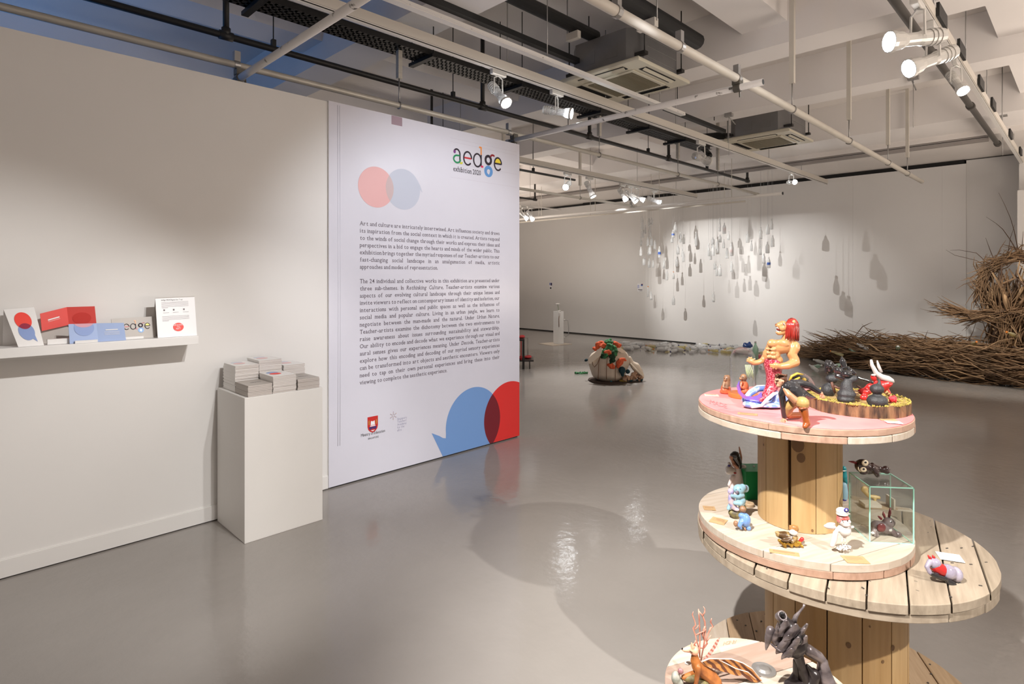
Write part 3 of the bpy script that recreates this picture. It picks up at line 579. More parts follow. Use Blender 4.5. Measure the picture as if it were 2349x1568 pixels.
def logo(parent, M, ox, oz, s, lift=0.0003, thin=1.0, name='logo_letter', letters='aedge'):
    """s = x-height; letters sit on a common line"""
    w = 0.12 * thin
    A = [('k', arc(0.32, 0.62, 0.28, 0.34, 150, 0) + [(0.60, 0.1)], w), ('p', arc(0.13, 0.76, 0.06, 0.06, 0, 330, 10), w * 0.9), ('g', [(0.58, 0.55), (0.36, 0.53)] + arc(0.34, 0.28, 0.30, 0.25, 100, 360), w * 1.05), ('y', arc(0.70, 0.14, 0.10, 0.12, 180, 350, 10), w)]
    E = lambda bar, fill=None: ([('f', fill)] if fill else []) + [('k', arc(0.36, 0.46, 0.36, 0.46, 0, 320, 34), w), (bar, [(0.03, 0.48), (0.70, 0.48)], w)]
    D = [('k', arc(0.36, 0.46, 0.36, 0.46, 0, 360, 34), w), ('k', [(0.72, 0.05), (0.72, 0.95)], w), ('o', [(0.72, 0.90), (0.72, 1.42), (0.52, 1.42)], w), ('m', [(0.70, 0.06), (0.92, 0.06)], w * 1.2)]
    G = [('f', 'b'), ('k', arc(0.34, 0.62, 0.27, 0.29, 0, 360, 30), w * 1.6), ('d', arc(0.78, 0.88, 0.2, 0.16, 175, 40, 12), w * 1.2), ('w', arc(0.36, -0.22, 0.09, 0.10, 20, 300, 14), w * 1.3), ('w', [(0.45, -0.2), (0.36, -0.42)], w * 0.8)]
    x = ox
    for ch, adv in zip(letters, (0.95, 0.92, 1.08, 0.95, 0.85)[5 - len(letters):]):
        spec = {'a': A, 'd': D, 'g': G}.get(ch)
        if spec is None: spec = E('r') if adv == 0.92 else E('k', 'Y')
        root = None; n = 0
        for it in spec:
            if it[0] == 'f':
                P = [poly_circle(0.36, -0.20, 0.42, 40)] if ch == 'g' else [[(0.36 + 0.33 * math.cos(PI * k / 20), 0.48 + 0.40 * math.sin(PI * k / 20)) for k in range(21)]]
                c = COLS[it[1]]
            else: P = stroke_polys(it[1], it[2]); c = COLS[it[0]]
            n += 1
            flat(name, [[(x + px * s, oz + pz * s) for px, pz in q] for q in P], c, parent, M, lift + n * 0.00025)
        x += adv * s
    return x
logo(panel, MP, 3.335 - X0, 2.637, 0.128 * 1.02)
text_part('logo_text', 'exhibition 2020', 3.335 - X0, 2.560, 0.066, MP @ Matrix.Translation((0, 0, 0.0003)), LOGOK, panel, xs=0.74)
# crest, star and their words
c0 = pp(855, 973); k = 0.0034
SH = [(-14, 19), (14, 19), (14, -4), (12, -11), (7, -16), (0, -19), (-7, -16), (-12, -11), (-14, -4)][::-1]
sc = lambda P: [(c0[0] + x * k, c0[1] + z * k) for x, z in P]
flat('crest_shield', [sc([(x * 1.0, z) for x, z in SH])], mat('crest_red', rgb(200, 45, 42), 0.4), panel, MP, 0.0003)
flat('crest_book', [sc([(-6, -1), (6, -1), (5, 9), (0, 7.5), (-5, 9)]), sc([(-7, -4), (7, -4), (7, -2), (-7, -2)])], CAPW, panel, MP, 0.0007)
flat('crest_supporter', [sc([(-11, 0), (-8, 0), (-8, 9), (-10, 12), (-12, 8)])], mat('crest_gold', rgb(190, 130, 60), 0.4), panel, MP, 0.0006); flat('crest_supporter', [sc([(8, 0), (11, 0), (12, 8), (10, 12), (8, 9)])], MATS['crest_gold'], panel, MP, 0.0006)
flat('crest_ribbon', [sc([(-11, -5), (11, -5), (8, -12), (0, -9.5), (-8, -12)])], mat('crest_navy', rgb(70, 50, 110), 0.4), panel, MP, 0.0006)
flat('crest_base', [sc([(-6, -13), (6, -13), (0, -16)])], CAPW, panel, MP, 0.0007)
a = pp(828, 1003); b_ = pp(883, 995)
text_part('caption_line', 'Ministry of Education', a[0], a[1] + 0.004, 0.034, MP @ Matrix.Translation((0, 0, 0.0003)), INK, panel, serif=False, width=b_[0] - a[0])
a = pp(844, 1008); text_part('caption_line', 'SINGAPORE', a[0], a[1], 0.020, MP @ Matrix.Translation((0, 0, 0.0003)), INK, panel, serif=False)
a = pp(911, 963)
for i, wd in enumerate(("Singapore", "Teachers'", "Academy", "for the", "aRts")): text_part('logo_line', wd, a[0], a[1] - i * 0.0235, 0.026, MP @ Matrix.Translation((0, 0, 0.0003)), mat('print_pale_grey', rgb(165, 165, 188), 0.5), panel, serif=False)
c1 = pp(902, 953); st = []
for k2 in range(6):
    for r in (0.012, 0.022, 0.031): st.append(poly_circle(c1[0] + r * math.cos(k2 * PI / 3 + 0.5), c1[1] + r * math.sin(k2 * PI / 3 + 0.5), 0.0042, 8))
flat('star_emblem', st[::2], mat('star_ochre', rgb(190, 165, 150), 0.5), panel, MP, 0.0003); flat('star_emblem', st[1::2], mat('star_mauve', rgb(160, 150, 175), 0.5), panel, MP, 0.0003)
for z0 in (2.853, 2.82, 2.63, 2.5): flat('rule_line', [[(3.30 - X0, z0), (4.15 - X0, z0), (4.15 - X0, z0 + 0.0012), (3.30 - X0, z0 + 0.0012)]], mat('print_hairline', rgb(185, 178, 192), 0.5), panel, MP, 0.0002)
# ------------------------------------------------------------------ wall shelf and its printed matter
SHELFW = mat('shelf_laminate', (0.80, 0.79, 0.775, 1), 0.4)
sh = thing('wall_shelf', 'white wall shelf holding folded cards on the left wall', 'shelf', (-1.5, 3.9, 1.19)); bx('board', 0, 2.67, 0, 0.199, 0, 0.05, SHELFW, sh, 0.002); bx('cleat', 0.1, 2.55, 0.185, 0.199, -0.03, 0.0, SHELFW, sh)
ZS = 1.241
class Leaf:
    """thin card through four corners bl, br, tr, tl"""
    def __init__(s, bl, br, tr, tl): s.c = [Vector(p) for p in (bl, br, tr, tl)]; s.n = (s.c[1] - s.c[0]).cross(s.c[3] - s.c[0]).normalized()
    def at(s, u, v, out=0.0): a = s.c[0].lerp(s.c[1], u); b = s.c[3].lerp(s.c[2], u); return a.lerp(b, v) + s.n * out
    def build(s, name, m, parent, th=0.002):
        bm = bmesh.new(); N = 6
        f = [[bm.verts.new(s.at(i / N, j / N)) for j in range(N + 1)] for i in range(N + 1)]; b = [[bm.verts.new(s.at(i / N, j / N, -th)) for j in range(N + 1)] for i in range(N + 1)]
        for i in range(N):
            for j in range(N): bm.faces.new((f[i][j], f[i + 1][j], f[i + 1][j + 1], f[i][j + 1])); bm.faces.new((b[i][j], b[i][j + 1], b[i + 1][j + 1], b[i + 1][j]))
            bm.faces.new((f[i][0], b[i][0], b[i + 1][0], f[i + 1][0])); bm.faces.new((f[i][N], f[i + 1][N], b[i + 1][N], b[i][N])); bm.faces.new((f[0][i], f[0][i + 1], b[0][i + 1], b[0][i])); bm.faces.new((f[N][i], b[N][i], b[N][i + 1], f[N][i + 1]))
        o = obj(name, bm, m, None); o.parent = parent; o.matrix_parent_inverse = parent.matrix_world.inverted(); return o
    def print(s, name, polys, m, parent, out=0.0006):
        out += 0.0012
        bm = bmesh.new()
        for P in polys: bm.faces.new([bm.verts.new(s.at(x, y, out)) for x, y in P])
        me = bpy.data.meshes.new(name); bm.to_mesh(me); bm.free(); me.materials.append(m); o = bpy.data.objects.new(name, me); COL.objects.link(o); o.parent = parent
        if len(polys) > 3: o['kind'] = 'stuff'
        return o
    def frame(s, u0=0.0, v0=0.0):
        ex = (s.c[1] - s.c[0]); ez = s.c[3] - s.c[0]; ex.normalize(); ez = (ez - ex * ez.dot(ex)).normalized(); p = s.at(u0, v0, 0.0012); return Matrix(((ex.x, ez.x, s.n.x, p.x), (ex.y, ez.y, s.n.y, p.y), (ex.z, ez.z, s.n.z, p.z), (0, 0, 0, 1)))
def world_thing(name, label, cat, group=None): return thing(name, label, cat, (0, 0, 0), 0, group)
def ell(cu, cv, ru, rv, n=40): return [(cu + ru * math.cos(2 * PI * k / n), cv + rv * math.sin(2 * PI * k / n)) for k in range(n)]
CARD = mat('card_white', (0.82, 0.81, 0.80, 1), 0.5); CGREY = mat('card_grey', rgb(190, 184, 178), 0.55); CRED = mat('card_red', rgb(226, 84, 78), 0.5); CRED2 = mat('card_red_mid', rgb(212, 66, 60), 0.5); CBLUE = mat('card_blue', rgb(158, 178, 218), 0.5); CBLUE2 = mat('card_blue_mid', rgb(134, 156, 206), 0.5); PRED = mat('bubble_red', rgb(240, 66, 52), 0.5); PMAR = mat('bubble_maroon', rgb(150, 10, 55), 0.5)
def grounded(px, Y): p = at_y(px, 700, Y); return Vector((p.x, Y, ZS))
# tent card with the two bubbles
t = world_thing('tent_card', 'white tent card with red and blue speech bubbles, leftmost on the wall shelf', 'card')
bl, br = grounded(42, 3.93), grounded(101, 3.93); tl, tr = at_y(8, 709, 4.03), at_y(78, 703, 4.03)
lf = Leaf(bl, br, tr, tl); lf.build('front_leaf', CARD, t)
Leaf(Vector((tr.x, 4.085, ZS)), Vector((tl.x, 4.085, ZS)), tl, tr).build('back_leaf', CARD, t)
lf.print('bubble_print', [ell(0.5, 0.37, 0.29, 0.22), [(0.62, 0.2), (0.76, 0.28), (0.80, 0.1)]], CBLUE2, t, 0.0005); lf.print('bubble_print', [ell(0.5, 0.66, 0.29, 0.22)], PRED, t, 0.0009); lf.print('bubble_print', [clip_poly(ell(0.5, 0.66, 0.29, 0.22), ell(0.5, 0.37, 0.29, 0.22))], PMAR, t, 0.0013)
bx('holder', bl.x + 0.12, bl.x + 0.26, 3.945, 3.975, ZS, ZS + 0.028, CARD, t)
# red leaflet
t = world_thing('folded_leaflet', 'red folded leaflet propped up second from left on the wall shelf', 'leaflet')
Y0, Y1, Y2 = 4.00, 4.05, 3.99
a0, a1, a2 = at_y(96, 759, Y0), at_y(158, 745, Y1), at_y(221, 741, Y2); b0, b1, b2 = at_y(92, 719, Y0 + 0.01), at_y(153, 704, Y1 + 0.01), at_y(217, 702, Y2 + 0.01)
lf1 = Leaf(a0, a1, b1, b0); lf1.build('left_leaf', CRED, t); lf2 = Leaf(a1, a2, b2, b1); lf2.build('right_leaf', CRED, t)
lf1.print('white_words', [[(0.25, 0.5), (0.68, 0.53), (0.68, 0.60), (0.25, 0.57)], [(0.25, 0.43), (0.70, 0.46), (0.70, 0.475), (0.25, 0.445)]], CARD, t); lf2.print('bubble_print', [ell(0.5, 0.34, 0.34, 0.33)], CRED2, t)
g0, g1, g2 = Vector((a0.x, 4.03, ZS)), Vector((a1.x, 4.07, ZS)), Vector((a2.x, 4.03, ZS))
Leaf(g0, g1, a1 + Vector((0, 0.02, 0)), a0 + Vector((0, 0.03, 0))).build('shade_leaf', CGREY, t); Leaf(g1, g2, a2 + Vector((0, 0.04, 0)), a1 + Vector((0, 0.02, 0))).build('shade_leaf', CGREY, t)  # grey leaves carry the shade under the leaflet in their colour
# blue leaflet
t = world_thing('folded_leaflet', 'pale blue folded leaflet standing in front of the red one on the wall shelf', 'leaflet')
a0, a1, a2 = grounded(160, 3.92), grounded(226, 3.935), grounded(289, 3.92); b0, b1, b2 = at_y(157, 743, 3.935), at_y(221, 741, 3.95), at_y(284, 740, 3.935)
lf1 = Leaf(a0, a1, b1, b0); lf1.build('left_leaf', CBLUE, t); lf2 = Leaf(a1, a2, b2, b1); lf2.build('right_leaf', CBLUE, t)
lf1.print('bubble_print', [clip_poly(ell(0.54, 0.78, 0.36, 0.42), [(0, 0), (1, 0), (1, 1), (0, 1)])], CBLUE2, t); lf1.print('bubble_print', [clip_poly(ell(0.54, 1.12, 0.38, 0.32), [(0, 0), (1, 0), (1, 1), (0, 1)])], mat('card_pink_grey', rgb(206, 150, 165), 0.5), t, 0.0009)
lf2.print('white_words', [[(0.3, 0.60), (0.75, 0.61), (0.75, 0.66), (0.3, 0.65)]] + [[(0.25, 0.5 - 0.07 * q), (0.8, 0.51 - 0.07 * q), (0.8, 0.525 - 0.07 * q), (0.25, 0.515 - 0.07 * q)] for q in range(3)], CARD, t)
bx('holder', grounded(172, 3.91).x, grounded(224, 3.91).x, 3.9065, 3.9165, ZS, ZS + 0.015, CARD, t)
# grey booklet with the logo
t = world_thing('booklet', 'grey booklet with coloured logo letters standing on the wall shelf', 'booklet')
a0, a1 = grounded(261, 3.985), grounded(357, 3.985); b0, b1 = at_y(255, 731, 4.02), at_y(357, 725, 4.02)
lf = Leaf(a0, a1, b1, b0); lf.build('cover', CGREY, t, 0.006); Mx = lf.frame(0, 0)
wdt = (a1 - a0).length; logo(t, Mx, wdt * 0.09, 0.056, 0.036, 0.0004, 0.85)
bx('holder', grounded(285, 3.975).x, grounded(328, 3.975).x, 3.96, 3.975, ZS, ZS + 0.014, CARD, t)
# white information board
t = world_thing('information_board', 'upright white information sheet with red oval at the right shelf end', 'sign')
a0, a1 = grounded(362, 3.93), grounded(452, 3.93); b0, b1 = at_y(356, 683, 3.985), at_y(446, 679, 3.985)
lf = Leaf(a0, a1, b1, b0); lf.build('front_leaf', mat('board_white', (0.86, 0.86, 0.875, 1), 0.5), t); Leaf(Vector((b1.x, 4.06, ZS)), Vector((b0.x, 4.06, ZS)), b0, b1).build('back_leaf', CGREY, t)
Mx = lf.frame(0, 0); wd, hg = (a1 - a0).length, (b0 - a0).length
text_part('title_line', 'aedge 2020 Digital Art Trail', wd * 0.14, hg * 0.925, 0.0125, Mx, INK, t, serif=False, width=wd * 0.54)
bars = []
for v, n, w in ((0.875, 5, 0.70), (0.52, 4, 0.70)):
    for q in range(n): bars.append([(0.14, v - 0.028 * q), (0.14 + w * 0.98, v - 0.028 * q), (0.14 + w * 0.98, v - 0.028 * q + 0.005), (0.14, v - 0.028 * q + 0.005)])
    bars.append([(0.14, v - 0.028 * n), (0.30, v - 0.028 * n), (0.30, v - 0.028 * n + 0.008), (0.14, v - 0.028 * n + 0.008)])
lf.print('small_print', bars, mat('ink_pale', rgb(150, 145, 150), 0.5), t)
ic = []
for cu in (0.24, 0.48, 0.74): ic += [[(cu - 0.06, 0.66), (cu - 0.02, 0.66), (cu - 0.02, 0.70), (cu - 0.06, 0.70)], [(cu - 0.07, 0.61), (cu + 0.08, 0.61), (cu + 0.08, 0.615), (cu - 0.07, 0.615)]]
lf.print('icon_print', ic, INKG, t)
lf.print('oval_print', [ell(0.53, 0.24, 0.135, 0.105)], PRED, t)
for v, wtxt, sz in ((0.275, 'DRAWN', 0.014), (0.228, 'TO', 0.013), (0.18, 'ART', 0.014)): text_part('oval_words', wtxt, wd * 0.53 - len(wtxt) * sz * 0.36, hg * v, sz, Mx @ Matrix.Translation((0, 0, 0.0022)), CARD, t, serif=False)
# ------------------------------------------------------------------ plinth with booklets
PL = mat('plinth_paint', (0.74, 0.725, 0.70, 1), 0.5, var=0.02, vscale=3)
pl = thing('plinth', 'tall white plinth carrying stacks of booklets beside the left wall', 'plinth', (1.335, 3.605, 0))
bm = bmesh.new(); add_box(bm, 0, 0.5, 0, 0.47, 0, 0.876); obj('body', bm, PL, pl, bevel=0.003)
ZP = 0.877
PAPER = mat('paper_edge', (0.62, 0.57, 0.54, 1), 0.7, var=0.25, vscale=3, stretch=(1, 1, 220)); COVW = mat('cover_white', (0.80, 0.785, 0.765, 1), 0.45); COVG = mat('cover_grey', rgb(178, 171, 164), 0.5)
def booklet(w, d, h, cover):
    t = thing('booklet', '', 'booklet')
    bx('pages', 0.001, w - 0.001, 0.001, d - 0.001, 0.0012, h - 0.0012, PAPER, t)
    bm = bmesh.new(); add_box(bm, 0, w, 0, d, 0, 0.0012); add_box(bm, 0, w, 0, d, h - 0.0012, h); add_box(bm, 0, 0.0008, 0, d, 0.0012, h - 0.0012); obj('cover', bm, cover, t)
    return t
protoW = booklet(0.148, 0.208, 0.0095, COVW); protoG = booklet(0.148, 0.208, 0.0095, COVG); used = set()
STK = [('front left', 1.358, 3.612, 7, 'g'), ('front middle', 1.51, 3.612, 11, 'w'), ('front right', 1.668, 3.612, 7, 'g'), ('rear left', 1.362, 3.832, 17, 'w'), ('rear middle', 1.513, 3.835, 19, 'w'), ('rear right', 1.672, 3.832, 14, 'w')]
for nm, x, y, n, kind in STK:
    z = ZP
    for k in range(n):
        top = k == n - 1; g = kind == 'g'; pr = protoG if g else protoW
        lab = f'{"grey" if g else "white"} booklet within the {nm} stack on the white plinth'; grp = f'booklets in the {nm} stack'
        if top: lab = {'front left': 'grey booklet with dark lettering topping the front left stack on plinth', 'front middle': 'white booklet with vivid red oval topping the front middle stack', 'front right': 'grey booklet with dark lettering topping the front right stack on plinth', 'rear left': 'white booklet with pale ovals topping the rear left stack', 'rear middle': 'white booklet topping the tallest stack, rear middle of the plinth', 'rear right': 'white booklet topping the rear right stack of the plinth'}[nm]; grp = None
        loc = (x + random.uniform(-0.002, 0.002), y + random.uniform(-0.002, 0.002), z); rot = (0, 0, random.uniform(-0.012, 0.012))
        if pr.name not in used: used.add(pr.name); b = pr; b.location = loc; b.rotation_euler = rot; b['label'] = lab
        else: b = dup(pr, loc, rot, lab)
        if grp: b['group'] = grp
        elif 'group' in b: del b['group']
        if top:
            M0 = Matrix.Translation((0, 0, 0.0097))
            if g:
                text_part('cover_letters', 'aedge', 0.118, 0.145, 0.03, M0 @ Matrix.Rotation(PI, 4, 'Z') @ Matrix.Translation((-0.236, -0.255, 0)), LOGOK, b, serif=False)
            else:
                vivid = nm == 'front middle'
                flat('cover_oval', [poly_circle(0.06, 0.105, 0.036, 32)], PRED if vivid else PINK, b, M0, 0.0003); flat('cover_oval', [poly_circle(0.06, 0.155, 0.036, 32)], BLUE if vivid else LBLUE, b, M0, 0.0001)
        z += 0.0096
# ------------------------------------------------------------------ cable spools used as display tables
def wood(name, c, c2, s=(3, 30, 12), rough=0.6, vs=2.0): return mat(name, c, rough, color2=c2, vscale=vs, stretch=s, ramp=(0.3, 0.7), detail=6, bump=0.15, bscale=3)
WOODS = [wood('spool_wood_a', (0.56, 0.39, 0.23, 1), (0.40, 0.26, 0.14, 1)), wood('spool_wood_b', (0.60, 0.43, 0.27, 1), (0.46, 0.31, 0.18, 1)), wood('spool_wood_c', (0.52, 0.36, 0.22, 1), (0.36, 0.24, 0.14, 1))]
PALE = [wood('pale_wood_a', (0.66, 0.56, 0.465, 1), (0.56, 0.45, 0.345, 1)), wood('pale_wood_b', (0.68, 0.59, 0.495, 1), (0.58, 0.475, 0.37, 1))]
EDGEP = [wood('pinkish_wood', (0.58, 0.37, 0.27, 1), (0.42, 0.25, 0.17, 1))]
GREYW = [wood('weathered_wood_a', (0.50, 0.405, 0.30, 1), (0.34, 0.27, 0.195, 1)), wood('weathered_wood_b', (0.54, 0.44, 0.33, 1), (0.38, 0.30, 0.22, 1))]
STAVE = [mat('stave_pine_a', (0.62, 0.40, 0.18, 1), 0.5, color2=(0.50, 0.30, 0.12, 1), vscale=2.0, stretch=(14, 14, 1.2), detail=5), mat('stave_pine_b', (0.66, 0.44, 0.21, 1), 0.5, color2=(0.54, 0.34, 0.15, 1), vscale=2.0, stretch=(14, 14, 1.2), detail=5)]
PINKP = mat('pink_paint', rgb(222, 146, 144), 0.5, color2=rgb(208, 118, 120), vscale=5, ramp=(0.3, 0.7))
KNOT = mat('wood_knot', (0.16, 0.085, 0.035, 1), 0.6); NAIL = mat('nail_head', (0.05, 0.045, 0.04, 1), 0.5)
def circle_strip(R, a, b, n=14):
    a, b = max(a, -R * 0.9999), min(b, R * 0.9999)
    ys = [a + (b - a) * k / n for k in range(n + 1)]
    return [(math.sqrt(R * R - y * y), y) for y in ys] + [(-math.sqrt(R * R - y * y), y) for y in reversed(ys)]
def flange(root, z0, z1, R, ang, w, mats, name='plank', off=0.0, gap=0.003, jit=0.0015, bev=0.002):
    k = 0; v = -R + off - w if off > 0 else -R
    while v < R - 0.001:
        a, b = v, v + w; v += w
        if b <= -R + 0.012: continue
        a = max(a, -R)
        if R - b < 0.02: b = R; v = R
        bm = bmesh.new(); j = random.uniform(-jit, jit); add_prism(bm, circle_strip(R + random.uniform(-jit, jit), a + gap / 2, b - gap / 2), z0, z1 + j)
        obj(name, bm, mats[k % len(mats)], root, bevel=bev, rot=(0, 0, ang)); k += 1
def column(root, z0, z1, R, N, a0, mats, gap=0.02, th=0.022, wide=()):
    for k in range(N):
        a, b = a0 + k * 2 * PI / N + gap, a0 + (k + 1) * 2 * PI / N - gap
        if k in wide: a += 0.06
        bm = bmesh.new(); n = 5
        o = [((R) * math.cos(a + (b - a) * i / n), R * math.sin(a + (b - a) * i / n)) for i in range(n + 1)]; inn = [((R - th) * math.cos(b - (b - a) * i / n), (R - th) * math.sin(b - (b - a) * i / n)) for i in range(n + 1)]
        add_prism(bm, o + inn, z0, z1); obj('stave', bm, mats[k % len(mats)], root)
    bm = bmesh.new(); add_lathe(bm, [(R - th - 0.012, z0), (R - th - 0.012, z1)], 24); obj('core', bm, KNOT, root)
def spool_at(ang_deg, D): a = math.radians(ang_deg); return wpt(math.tan(a), D * math.cos(a), 0)
def cam_ang(deg): return -PI / 4 - PI / 2 + math.radians(deg)     # direction from a spool's axis back towards the visitor, plus deg
# large lower spool on the floor
CA = spool_at(28.9, 2.52); RA = 0.488; ZA0, ZA1 = 0.062, 0.631
spA = thing('cable_spool', 'large weathered wooden cable spool standing on the floor, lowest of the tower', 'cable spool', (CA.x, CA.y, 0))
flange(spA, 0.0, 0.03, RA, math.radians(102), 0.11, GREYW); flange(spA, 0.0305, ZA0, RA, math.radians(30), 0.105, WOODS + PALE)
flange(spA, 0.575, 0.602, RA - 0.004, math.radians(102), 0.12, GREYW, jit=0.004); flange(spA, 0.603, ZA1, RA, math.radians(12.5), 0.107, GREYW, off=0.05, gap=0.005, jit=0.003)
thA = math.atan2(-CA.y, -CA.x)
column(spA, ZA0 + 0.001, 0.574, 0.238, 14, thA - math.radians(4.5) - 7 * 2 * PI / 14, STAVE, gap=0.008)
bm = bmesh.new()
for k in range(16):
    for r in (0.455, 0.41, 0.36):
        a = 2 * PI * k / 16 + r * 9 + random.uniform(-0.1, 0.1); x, y = r * math.cos(a), r * math.sin(a)
        add_obox(bm, (x, y, ZA1 + 0.0015), (math.cos(a + 0.6), math.sin(a + 0.6), 0), (-math.sin(a + 0.6), math.cos(a + 0.6), 0), (0, 0, 1), 0.0045, 0.0013, 0.0012)
        add_obox(bm, (x, y, ZA0 + 0.0015), (1, 0, 0), (0, 1, 0), (0, 0, 1), 0.003, 0.003, 0.0015)
o = obj('staple', bm, NAIL, spA); o['kind'] = 'stuff'
def knots(root, C, R, spots):
    """dark round knots on the staves: (angle from the visitor's side in degrees, height, radius)"""
    th = math.atan2(-C.y, -C.x)
    for a, z, r in spots:
        t = th + math.radians(a); bm = bmesh.new(); n = Vector((math.cos(t), math.sin(t), 0)); s = Vector((-math.sin(t), math.cos(t), 0)); c = Vector((R * math.cos(t), R * math.sin(t), z))
        v = [bm.verts.new(c + n * (0.0006 - (r * math.cos(q)) ** 2 / (2 * R)) + s * r * math.cos(q) + Vector((0, 0, 1.25 * r * math.sin(q)))) for q in (2 * PI * k / 14 for k in range(14))]; bm.faces.new(v); obj('knot', bm, KNOT, root)
knots(spA, CA, 0.239, ((11, 0.35, 0.008), (-3, 0.46, 0.004), (38, 0.30, 0.005), (48, 0.34, 0.008), (27, 0.42, 0.003), (-20, 0.47, 0.003)))
# smaller upper spool standing on it
CB = spool_at(26.25, 2.47); RB = 0.364; ZB0, ZB1 = 0.686, 1.117
spB = thing('cable_spool', 'smaller cable spool with a faded pink top stacked on the large spool', 'cable spool', (CB.x, CB.y, ZA1 + 0.004))
spB_z = ZA1 + 0.004
lz = lambda z: z - spB_z
flange(spB, 0.0, 0.024, RB, math.radians(75), 0.15, EDGEP); flange(spB, 0.0245, lz(ZB0), RB, math.radians(-21), 0.155, PALE, off=0.07, gap=0.0025, jit=0.0006)
flange(spB, lz(1.068), lz(1.092), RB, math.radians(60), 0.16, EDGEP + PALE); flange(spB, lz(1.0925), lz(1.114), RB, math.radians(-30), 0.16, EDGEP, gap=0.0012, jit=0.0004)
bm = bmesh.new(); add_lathe(bm, [(RB - 0.003, lz(1.1145)), (RB - 0.003, lz(1.117))], 72); obj('painted_face', bm, PINKP, spB)
thB = math.atan2(-CB.y, -CB.x)
column(spB, lz(ZB0) + 0.001, lz(1.067), 0.145, 10, thB + math.radians(-14) - 5 * 2 * PI / 10, STAVE[::-1], gap=0.008, wide=(5,))
knots(spB, CB, 0.146, ((-1.5, lz(1.0), 0.021), (2.5, lz(0.955), 0.014), (17, lz(0.70), 0.004), (-55, lz(0.97), 0.004)))
# small free-standing spool in front at the lower edge
u5 = 0.698 / 1.633; CC = wpt(u5, 1.633, 0); RC, ZC = 0.26, 0.43
spC = thing('cable_spool', 'small cable spool in front of the tower with faint stencilled lettering', 'cable spool', (CC.x, CC.y, 0))
flange(spC, 0.0, 0.028, RC, 0.3, 0.11, WOODS); flange(spC, 0.39, 0.409, RC, 1.2, 0.11, EDGEP); flange(spC, 0.4095, ZC, RC, math.radians(-25), 0.13, [PALE[1], PALE[0], PALE[1], mat('brownish_band', (0.50, 0.36, 0.29, 1), 0.6, color2=(0.42, 0.29, 0.22, 1), vscale=3, stretch=(2, 20, 8))], off=0.06, gap=0.002, jit=0.0004)
column(spC, 0.029, 0.389, 0.12, 10, 0.2, STAVE, gap=0.01)
bm = bmesh.new(); add_lathe(bm, [(0.034, ZC), (0.034, ZC + 0.004), (0.022, ZC + 0.004), (0.014, ZC + 0.009), (0.003, ZC + 0.010)], 20); p = at_z(1752, 1537, ZC) - CC; obj('washer', bm, STEEL, spC, loc=(p.x, p.y, 0))
# cards lying on the spools
def flat_card(px, py, z, w, d, rotdeg, label, m, lines=4, group=None):
    p = at_z(px, py, z + 0.001); t = thing('label_card', label, 'card', (p.x, p.y, z + 0.0006), -PI / 4 + math.radians(rotdeg), group)
    bx('sheet', -w / 2, w / 2, -d / 2, d / 2, 0, 0.0012, m, t)
    bm = bmesh.new()
    for k in range(lines): y = d * (0.28 - 0.5 * k / max(1, lines)); add_box(bm, -w * 0.38, w * (0.36 if k < lines - 1 else 0.1), y, y + 0.0016, 0.0012, 0.0015)
    o = obj('small_print', bm, mat('print_brown', rgb(150, 120, 90), 0.6), t); o['kind'] = 'stuff'
    return t
KRAFT = mat('kraft_card', rgb(205, 168, 122), 0.6); CREAM = mat('cream_card', rgb(236, 222, 204), 0.55)
flat_card(1632, 906, ZB1, 0.055, 0.035, -12, 'cream label card at the left rim of the pink spool top', CREAM)
flat_card(1715, 949, ZB1, 0.065, 0.03, -24, 'tan label card on the front left of the pink spool top', KRAFT)
flat_card(2037, 962, ZB1, 0.05, 0.03, -14, 'brown label card under the white card on the pink top', KRAFT)
flat_card(2050, 968, ZB1 + 0.002, 0.045, 0.032, -14, 'white label card at right rim of the pink spool top', CARD)
flat_card(1648, 1194, ZB0, 0.055, 0.055, -35, 'brown label card beside the blue koalas', KRAFT)
flat_card(1627, 1165, ZB0, 0.045, 0.04, -10, 'tan label card at the left rim of the middle shelf', KRAFT)
flat_card(1799, 1267, ZB0, 0.09, 0.028, -20, 'long tan label card before the tiger figurine', KRAFT)
flat_card(1962, 1283, ZB0, 0.07, 0.05, -5, 'square kraft card at the front rim of the middle shelf', KRAFT)
flat_card(2179, 1277, ZA1 + 0.003, 0.07, 0.06, -22, 'white label card beside the lying grey rabbit', CARD, 6)
# worn handwriting on the pink top and stencilled letters on the small spool
def plane_text(name, words, p0, p1, z, up, size_px, m, parent):
    """letters standing along p0 -> p1 on the table plane, their uprights along up"""
    a, b = at_z(*p0, z), at_z(*p1, z); ex = (b - a).normalized(); ey = (at_z(p0[0] + up[0], p0[1] + up[1], z) - a); hgt = ey.length; ey.normalize()
    q = Vector((parent.location.x, parent.location.y, parent.location.z)); o = a - q
    M = Matrix(((ex.x, ey.x, 0, o.x), (ex.y, ey.y, 0, o.y), (0, 0, 1, o.z + 0.0012), (0, 0, 0, 1))); n = len(words)
    text_part(name, words, 0, 0, hgt * 1.35, M, m, parent, serif=False, xs=(b - a).length / (hgt * 1.35 * 0.62 * n))
plane_text('handwriting', 'MADE', (1628, 925), (1668, 937), ZB1, (1.5, -9), 9, mat('faded_marker', rgb(204, 112, 114), 0.6), spB)
plane_text('stencil', 'FINISH', (1690, 1467), (1646, 1474), ZC, (-3, 9), 9, mat('faded_stencil', rgb(176, 152, 128), 0.6), spC)
